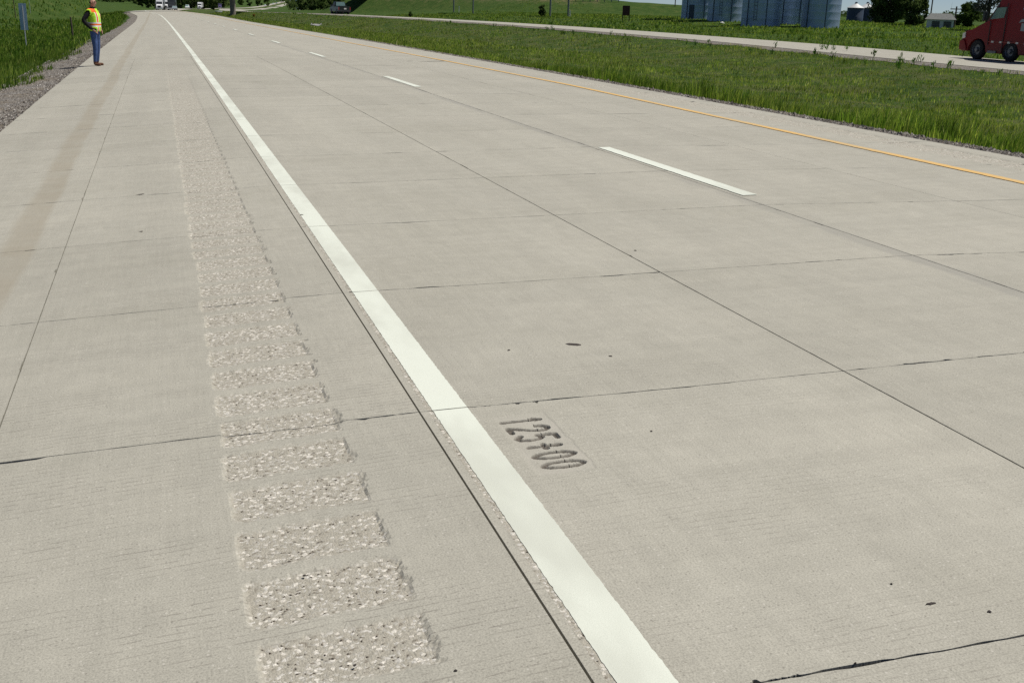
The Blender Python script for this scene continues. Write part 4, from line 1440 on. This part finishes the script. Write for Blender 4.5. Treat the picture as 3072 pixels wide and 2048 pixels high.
mb = MB(); mb.prism([(1.262, .70), (1.20, 1.28), (1.24, 1.28), (1.30, .70)], -.6, .6); mb.build('grille', M['chrome'], root)
mb = MB(); mb.box((0, -3.4, .62), (.9, 6.2, .25)); mb.build('chassis', M['dark_paint'], root)
mb = MB(); mb.prism([(-2.0, 3.97), (-2.6, 4.25), (-5.0, 4.4), (-5.0, 3.97)], -1.05, 1.05, inset=.15); mb.build('roof_fairing', M['red_paint'], root, bevel=.03)
for s in (-1, 1):
    for yy_ in (0.0, -WB, -WB - 2.3):
        wheel(root, s * 1.03, yy_, .50, .30, s)
mb = MB(); mb.tube([(-1.05, 1.05, .46), (-1.06, 1.10, .22), (-1.06, 1.14, .08)], .018, 6); mb.build('kerb_feeler', M['tyre'], root)
tag(root, 'dark red truck tractor driving away on the opposite road', 'truck')

# dark pickup seen from behind on the opposite road
PY = 186.0
root = empty('pickup_truck', (float(xfar(PY)) - 2.0, PY, float(zopp(PY)) + .03), .10)
k = 1.10
mb = MB(); mb.prism([(-2.6, .45), (2.7, .42), (2.75, .95), (1.6, 1.15), (-2.62, 1.18)], -.96, .96, inset=.04); mb.build('body', M['green_paint'], root, bevel=.04)
mb = MB(); mb.prism([(-.35, 1.16), (1.55, 1.14), (.95, 1.84), (-.2, 1.86)], -.88, .88, inset=.16); mb.build('cab', M['green_paint'], root, bevel=.04)
mb = MB(); mb.prism([(-.36, 1.24), (-.24, 1.78), (-.26, 1.79), (-.40, 1.25)], -.72, .72, inset=.08); mb.build('rear_window', M['glass'], root)
mb = MB(); mb.box((0, -2.63, .86), (1.7, .05, .55)); mb.build('tailgate', M['green_paint'], root, bevel=.02)
mb = MB(); mb.box((0, -2.68, .52), (1.9, .16, .2)); mb.build('bumper', M['dark_paint'], root, bevel=.03)
mb = MB(); mb.box((.1, -2.70, .84), (.36, .03, .20)); mb.build('licence_plate', M['lamp_white'], root)
for s in (-1, 1):
    mb = MB(); mb.box((s * .88, -2.64, .86), (.14, .05, .42)); mb.build('tail_lamp', M['lamp_red'], root)
    mb = MB(); mb.box((s * 1.12, .85, 1.28), (.22, .1, .26)); mb.build('mirror', M['dark_paint'], root)
    for y_ in (-1.65, 1.75):
        wheel(root, s * .84, y_, .40, .26, s, 18)
root.scale = (k, k, k)
tag(root, 'dark pickup truck seen from behind on the opposite road', 'pickup truck')


def on_road(px, y, lane=None):
    """spot on the near carriageway at station y that lies nearest to photo column px"""
    z = float(road_z(2.0, y))
    best = None
    for xr in np.linspace(.9, 6.4, 45):
        X_ = float(shift(y)) + xr
        d = np.array([X_, y, float(road_z(xr, y))]) - CP
        q = PW / 2 + F_PX * (d @ CR) / (d @ CF)
        if best is None or abs(q - px) < best[0]:
            best = (abs(q - px), X_, xr)
    hd = math.atan2(float(shift(y - 8) - shift(y + 8)), -16.0)           # heading towards the camera
    return (best[1], y, float(road_z(best[2], y)) + .02), math.atan2(-math.cos(math.pi / 2 - hd) * 0 + (float(shift(y + 8)) - float(shift(y - 8))), 16.0)


def semi(px, y, cab, box, label, h=4.0, hood=True, s=1.0):
    loc, hd = on_road(px, y)
    root = empty('semi_truck', loc, -hd)
    # local frame: nose towards -Y
    mb = MB(); mb.box((0, 9.2, 1.05 + (h - 1.05) / 2), (2.5, 14.0, h - 1.05)); mb.build('trailer', M[box], root, bevel=.04)
    mb = MB(); mb.prism([(-1.2, .55), (-1.25, 1.0), (-1.1, 1.5), (.35, 1.95), (.35, .55)], -1.05, 1.05, inset=.1); mb.build('hood', M[cab], root, bevel=.06)
    mb = MB(); mb.prism([(.3, .6), (.3, 1.95), (.75, 2.75), (1.1, min(h, 3.7) - .1), (1.9, min(h, 3.7)), (2.1, .6)], -1.18, 1.18, inset=.12); mb.build('cab', M[cab], root, bevel=.06)
    mb = MB(); mb.prism([(.28, 1.98), (.72, 2.74), (.70, 2.76), (.25, 2.0)], -1.0, 1.0, inset=.06); mb.build('windshield', M['dark_paint'], root)
    mb = MB(); mb.box((0, -1.22, 1.12), (1.1, .08, .75)); mb.build('grille', M['dark_paint'], root)
    mb = MB(); mb.box((0, -1.28, .58), (2.4, .2, .35)); mb.build('bumper', M['chrome'], root)
    for sx in (-1, 1):
        mb = MB(); mb.box((sx * .85, -1.16, 1.05), (.4, .1, .25)); mb.build('headlight', M['lamp_white'], root)
        mb = MB(); mb.box((sx * 1.42, .55, 2.3), (.22, .12, .8)); mb.build('mirror', M['dark_paint'], root)
        for y_ in (-.3, 4.2, 13.0, 14.3):
            wheel(root, sx * 1.05, y_, .5, .3, sx, 14)
    root.scale = (s, s, s)
    return tag(root, label, 'truck')


def car(px, y, col, label, tall=1.5, s=1.0, name='car'):
    loc, hd = on_road(px, y)
    root = empty(name, loc, -hd)
    mb = MB(); mb.prism([(-2.2, .35), (-2.25, .7), (-1.2, .95), (2.1, 1.0), (2.2, .4)], -.9, .9, inset=.06); mb.build('body', M[col], root, bevel=.05)
    mb = MB(); mb.prism([(-1.0, .94), (-.3, tall), (1.2, tall), (1.9, .98)], -.8, .8, inset=.14); mb.build('cabin', M[col], root, bevel=.05)
    mb = MB(); mb.prism([(-.98, .98), (-.34, tall - .06), (-.37, tall - .06), (-1.03, .98)], -.7, .7, inset=.1); mb.build('windshield', M['glass'], root)
    for sx in (-1, 1):
        mb = MB(); mb.box((sx * .65, -2.22, .68), (.35, .08, .16)); mb.build('headlight', M['lamp_white'], root)
        for y_ in (-1.4, 1.4):
            wheel(root, sx * .8, y_, .33, .22, sx, 14)
    root.scale = (s, s, s)
    return tag(root, label, name)


semi(474, 402, 'white_paint_v', 'grey_paint', 'leading white lorry with a grey trailer, leftmost of the oncoming trucks')
semi(497, 428, 'white_paint_v', 'dark_paint', 'white cab lorry with a dark trailer, middle of the oncoming trucks', 4.1)
semi(514, 405, 'dark_paint', 'dark_paint', 'charcoal lorry, rightmost of the three near oncoming trucks', 3.9)
car(524, 392, 'grey_paint', 'small grey car just right of the charcoal lorry', 1.4)
car(562, 520, 'white_paint_v', 'pale car following behind the three oncoming trucks', 1.7)
semi(599, 655, 'white_paint_v', 'roof_steel', 'white lorry with a pale box, alone left of the bridge pier', 3.6)
semi(660, 800, 'purple_paint', 'purple_paint', 'violet lorry just left of the bridge pier', 3.0)
car(806, 1560, 'white_paint_v', 'white car lowest on the far climbing road', 1.9, 1.3)
car(826, 1760, 'white_paint_v', 'white car halfway up the far climbing road', 1.9, 1.3)
car(832, 1850, 'dark_paint', 'dark car beside the white one on the far climbing road', 1.8, 1.3)
car(846, 2000, 'red_paint', 'red car highest on the far climbing road', 2.0, 1.3)

# white farmhouse on the far hill
p = at(892, 11, 900)
z = float(ground_z(p[0], p[1])[0])
root = empty('farmhouse', (float(p[0]), float(p[1]), min(z, float(p[2]))), -YAW)
zz0 = max(0.0, float(p[2]) - z)
mb = MB(); mb.box((0, 2, 1.4), (3.4, 4, 4.2 + 2 * zz0)); mb.build('wall', M['white_board'], root)
mb = MB(); mb.prism([(-2.3, 3.4), (2.3, 3.4), (0, 5.2)], -.3, 4.3, axis='Y'); mb.build('roof', M['shingle'], root)
for s in (-.9, .9):
    mb = MB(); mb.box((s, -.03, 2.4), (.7, .08, 1.1)); mb.build('window', M['dark_door'], root)
tag(root, 'small white farmhouse on the green hill right of the far road', 'house')

# ------------------------------------------------------------------ the man on the shoulder
def skin_body(name, verts, edges, radii, mat_fn, mats, parent, sub=2):
    me = bpy.data.meshes.new(name)
    me.from_pydata(verts, edges, [])
    o = bpy.data.objects.new(name, me)
    COL.objects.link(o)
    sk = o.modifiers.new('skin', 'SKIN')
    sk.use_smooth_shade = True
    for i, rr in enumerate(radii):
        d = me.skin_vertices[0].data[i]
        d.radius = rr if isinstance(rr, tuple) else (rr, rr)
        d.use_root = (i == 0)
    ss = o.modifiers.new('sub', 'SUBSURF'); ss.levels = sub; ss.render_levels = sub
    dg = bpy.context.evaluated_depsgraph_get()
    dg.update()
    new = bpy.data.meshes.new_from_object(o.evaluated_get(dg))
    bpy.data.objects.remove(o)
    new.name = name
    new.materials.clear()
    for m in mats:
        new.materials.append(m)
    for p_ in new.polygons:
        p_.material_index = mat_fn(p_.center)
        p_.use_smooth = True
    o = bpy.data.objects.new(name, new)
    COL.objects.link(o)
    o.parent = parent
    return o


M['skin'] = simple('skin', (.50, .28, .20), .6, 0, .35, .08, 14)
M['jacket'] = simple('black_jacket', (.016, .015, .017), .9, 0, .2, .3, 14)
M['jeans'] = simple('blue_jeans', (.06, .10, .23), .9, 0, .2, .3, 9, .3)
M['boot'] = simple('brown_boot', (.13, .062, .035), .7, 0, .3, .2, 12)
M['hair'] = simple('cropped_hair', (.11, .075, .06), .9, 0, .2, .2, 30)
t = NT('safety_vest', .75, .3)
tc = t.n('TexCoord', out=3)
sv = t.n('SeparateXYZ', out=None, ins={0: tc})
vy, vz = t.math('ABSOLUTE', sv.outputs[1]), sv.outputs[2]
lime, orange, silver = (.52, .86, .045), (.90, .17, .03), (.80, .80, .78)
band = lambda v, a, b: t.math('MULTIPLY', t.math('GREATER_THAN', v, a), t.math('LESS_THAN', v, b))
c = t.mix(band(vy, .060, .135), lime, silver)
c = t.mix(band(vy, .078, .118), c, orange)
c = t.mix(t.math('GREATER_THAN', vz, 1.38), c, orange)
c = t.mix(t.math('LESS_THAN', vy, .062), c, lime)
c = t.mix(t.math('GREATER_THAN', vy, .215), c, lime)
c = t.mix(band(vz, 1.015, 1.125), c, silver)
c = t.mix(band(vz, 1.048, 1.092), c, orange)
fold = t.noise(tc, 14, 3, .6)
t.color(t.mix(1.0, c, t.ramp(fold, [(.3, .8), (.7, 1.12)]), 'MULTIPLY'))
t.bump(fold, .5, .02)
M['vest'] = t.m

mp, md = hit(293, 198, fn=road_fn)
man = empty('person', tuple(map(float, mp)), -math.atan(.30) + R_(-4))
HS = px_m(194, md) / 1.745
man.scale = (HS, HS, HS)
J = {
    'pelvis': ((0, 0, .95), (.150, .135)), 'waist': ((.015, 0, 1.08), (.17, .15)), 'chest': ((.005, 0, 1.27), (.18, .15)), 'yoke': ((-.02, 0, 1.40), (.13, .10)), 'neck0': ((-.015, 0, 1.475), .062), 'neck': ((.0, 0, 1.53), .056),
    'head0': ((.015, 0, 1.59), .078), 'head1': ((.012, 0, 1.66), .083), 'head2': ((.0, 0, 1.705), .055),
    'shR': ((-.02, -.185, 1.40), .068), 'elR': ((-.17, -.285, 1.17), .062), 'wrR': ((.00, -.235, .98), .045), 'haR': ((.05, -.205, .955), .030),
    'shL': ((-.02, .185, 1.40), .068), 'elL': ((-.15, .285, 1.17), .062), 'wrL': ((.02, .235, .98), .045), 'haL': ((.07, .205, .955), .030),
    'hiR': ((.0, -.095, .87), .10), 'knR': ((.025, -.10, .50), .070), 'anR': ((-.01, -.105, .11), .052), 'heR': ((-.02, -.105, .045), .045), 'toR': ((.15, -.13, .035), .038),
    'hiL': ((.0, .095, .87), .10), 'knL': ((.0, .11, .50), .070), 'anL': ((-.05, .115, .11), .052), 'heL': ((-.06, .115, .045), .045), 'toL': ((.11, .15, .035), .038)}
names = list(J)
E_ = [('pelvis', 'waist'), ('waist', 'chest'), ('chest', 'yoke'), ('yoke', 'neck0'), ('neck0', 'neck'), ('neck', 'head0'), ('head0', 'head1'), ('head1', 'head2'), ('yoke', 'shR'), ('shR', 'elR'), ('elR', 'wrR'), ('wrR', 'haR'),
      ('yoke', 'shL'), ('shL', 'elL'), ('elL', 'wrL'), ('wrL', 'haL'), ('pelvis', 'hiR'), ('hiR', 'knR'), ('knR', 'anR'), ('anR', 'heR'), ('heR', 'toR'), ('pelvis', 'hiL'), ('hiL', 'knL'), ('knL', 'anL'), ('anL', 'heL'), ('heL', 'toL')]


def zone(c):
    if c.z > 1.50 and abs(c.y) < .12:
        return 0
    if c.z < .115:
        return 3
    arm = abs(c.y) > .155 and c.z > .90
    if c.z > .97 or arm:
        return 1
    return 2


body = skin_body('body', [J[n][0] for n in names], [(names.index(a), names.index(b)) for a, b in E_], [J[n][1] for n in names], zone, [M['skin'], M['jacket'], M['jeans'], M['boot']], man, 3)
# vest: the torso surface lifted off the body
bm = bmesh.new(); bm.from_mesh(body.data); bm.normal_update()
kill = []
for f_ in bm.faces:
    c_ = f_.calc_center_median()
    keep = (.90 < c_.z < 1.462) and (abs(c_.y) < .185 or (c_.z > 1.31 and abs(c_.y) < .232)) and not (c_.z < .97 and abs(c_.y) > .15 and c_.x > .02)
    if not keep:
        kill.append(f_)
bmesh.ops.delete(bm, geom=kill, context='FACES')
nrm = {v: v.normal.copy() for v in bm.verts}
for v in bm.verts:
    v.co += nrm[v] * (.022 if v.co.z > 1.0 else .03)
me = bpy.data.meshes.new('vest'); bm.to_mesh(me); bm.free()
me.materials.clear(); me.materials.append(M['vest'])
vest = bpy.data.objects.new('vest', me); COL.objects.link(vest); vest.parent = man
so = vest.modifiers.new('thick', 'SOLIDIFY'); so.thickness = .006
# face, ears, hair
for s in (-1, 1):
    mb = MB(); mb.lathe([(0, -.010), (.010, -.004), (.010, .004), (0, .010)], (.088, s * .032, 1.642), 8); mb.build('eye', M['jacket'], man)
    mb = MB(); mb.box((.088, s * .033, 1.660), (.016, .036, .008)); mb.build('eyebrow', M['hair'], man)
    mb = MB(); mb.lathe([(0, -.034), (.014, -.02), (.017, .0), (.015, .02), (0, .034)], (.0, s * .083, 1.635), 8); mb.build('ear', M['skin'], man, smooth=True)
mb = MB(); mb.add([(.088, -.014, 1.605), (.088, .014, 1.605), (.115, 0, 1.608), (.09, 0, 1.652)], [(0, 2, 3), (2, 1, 3), (0, 1, 2), (1, 0, 3)]); mb.build('nose', M['skin'], man)
mb = MB(); mb.box((.086, 0, 1.578), (.014, .045, .008)); mb.build('mouth', simple('lips', (.30, .13, .10), .6), man)
bm = bmesh.new(); bmesh.ops.create_uvsphere(bm, u_segments=18, v_segments=12, radius=.093)
for v in list(bm.verts):
    if v.co.z > .022 or v.co.x > .012 or v.co.z < -.05:
        bm.verts.remove(v)
me = bpy.data.meshes.new('hair'); bm.to_mesh(me); bm.free(); me.materials.append(M['hair'])
o = bpy.data.objects.new('hair', me); COL.objects.link(o); o.parent = man; o.location = (.008, 0, 1.648)
# jacket collar and hands with five fingers tucked at the pockets
mb = MB(); mb.lathe([(.072, 0), (.078, .03), (.066, .05)], (-.008, 0, 1.468), 16); mb.build('collar', M['jacket'], man)
for s in (-1, 1):
    h0 = Vector((.06 if s < 0 else .08, s * .175, .925))
    mb = MB()
    mb.tube([h0 - Vector((.03, -s * .015, -.02)), h0, h0 + Vector((.035, -s * .018, -.025))], [.024, .032, .028], 8)
    for k, (ln, off) in enumerate([(.050, -.024), (.060, -.008), (.056, .008), (.044, .022)]):
        b0_ = h0 + Vector((.035, -s * .018 + off * .3, -.025 + off))
        mb.tube([b0_, b0_ + Vector((ln * .55, -s * ln * .35, -ln * .5)), b0_ + Vector((ln * .65, -s * ln * .6, -ln * 1.0))], [.0095, .0085, .007], 6)
    mb.tube([h0 + Vector((0, -s * .01, .02)), h0 + Vector((.03, -s * .03, .03)), h0 + Vector((.052, -s * .04, .015))], [.011, .010, .008], 6)
    mb.build('hand', M['skin'], man, smooth=True)
tag(man, 'man in lime and orange safety vest, jeans and boots on the shoulder', 'person')
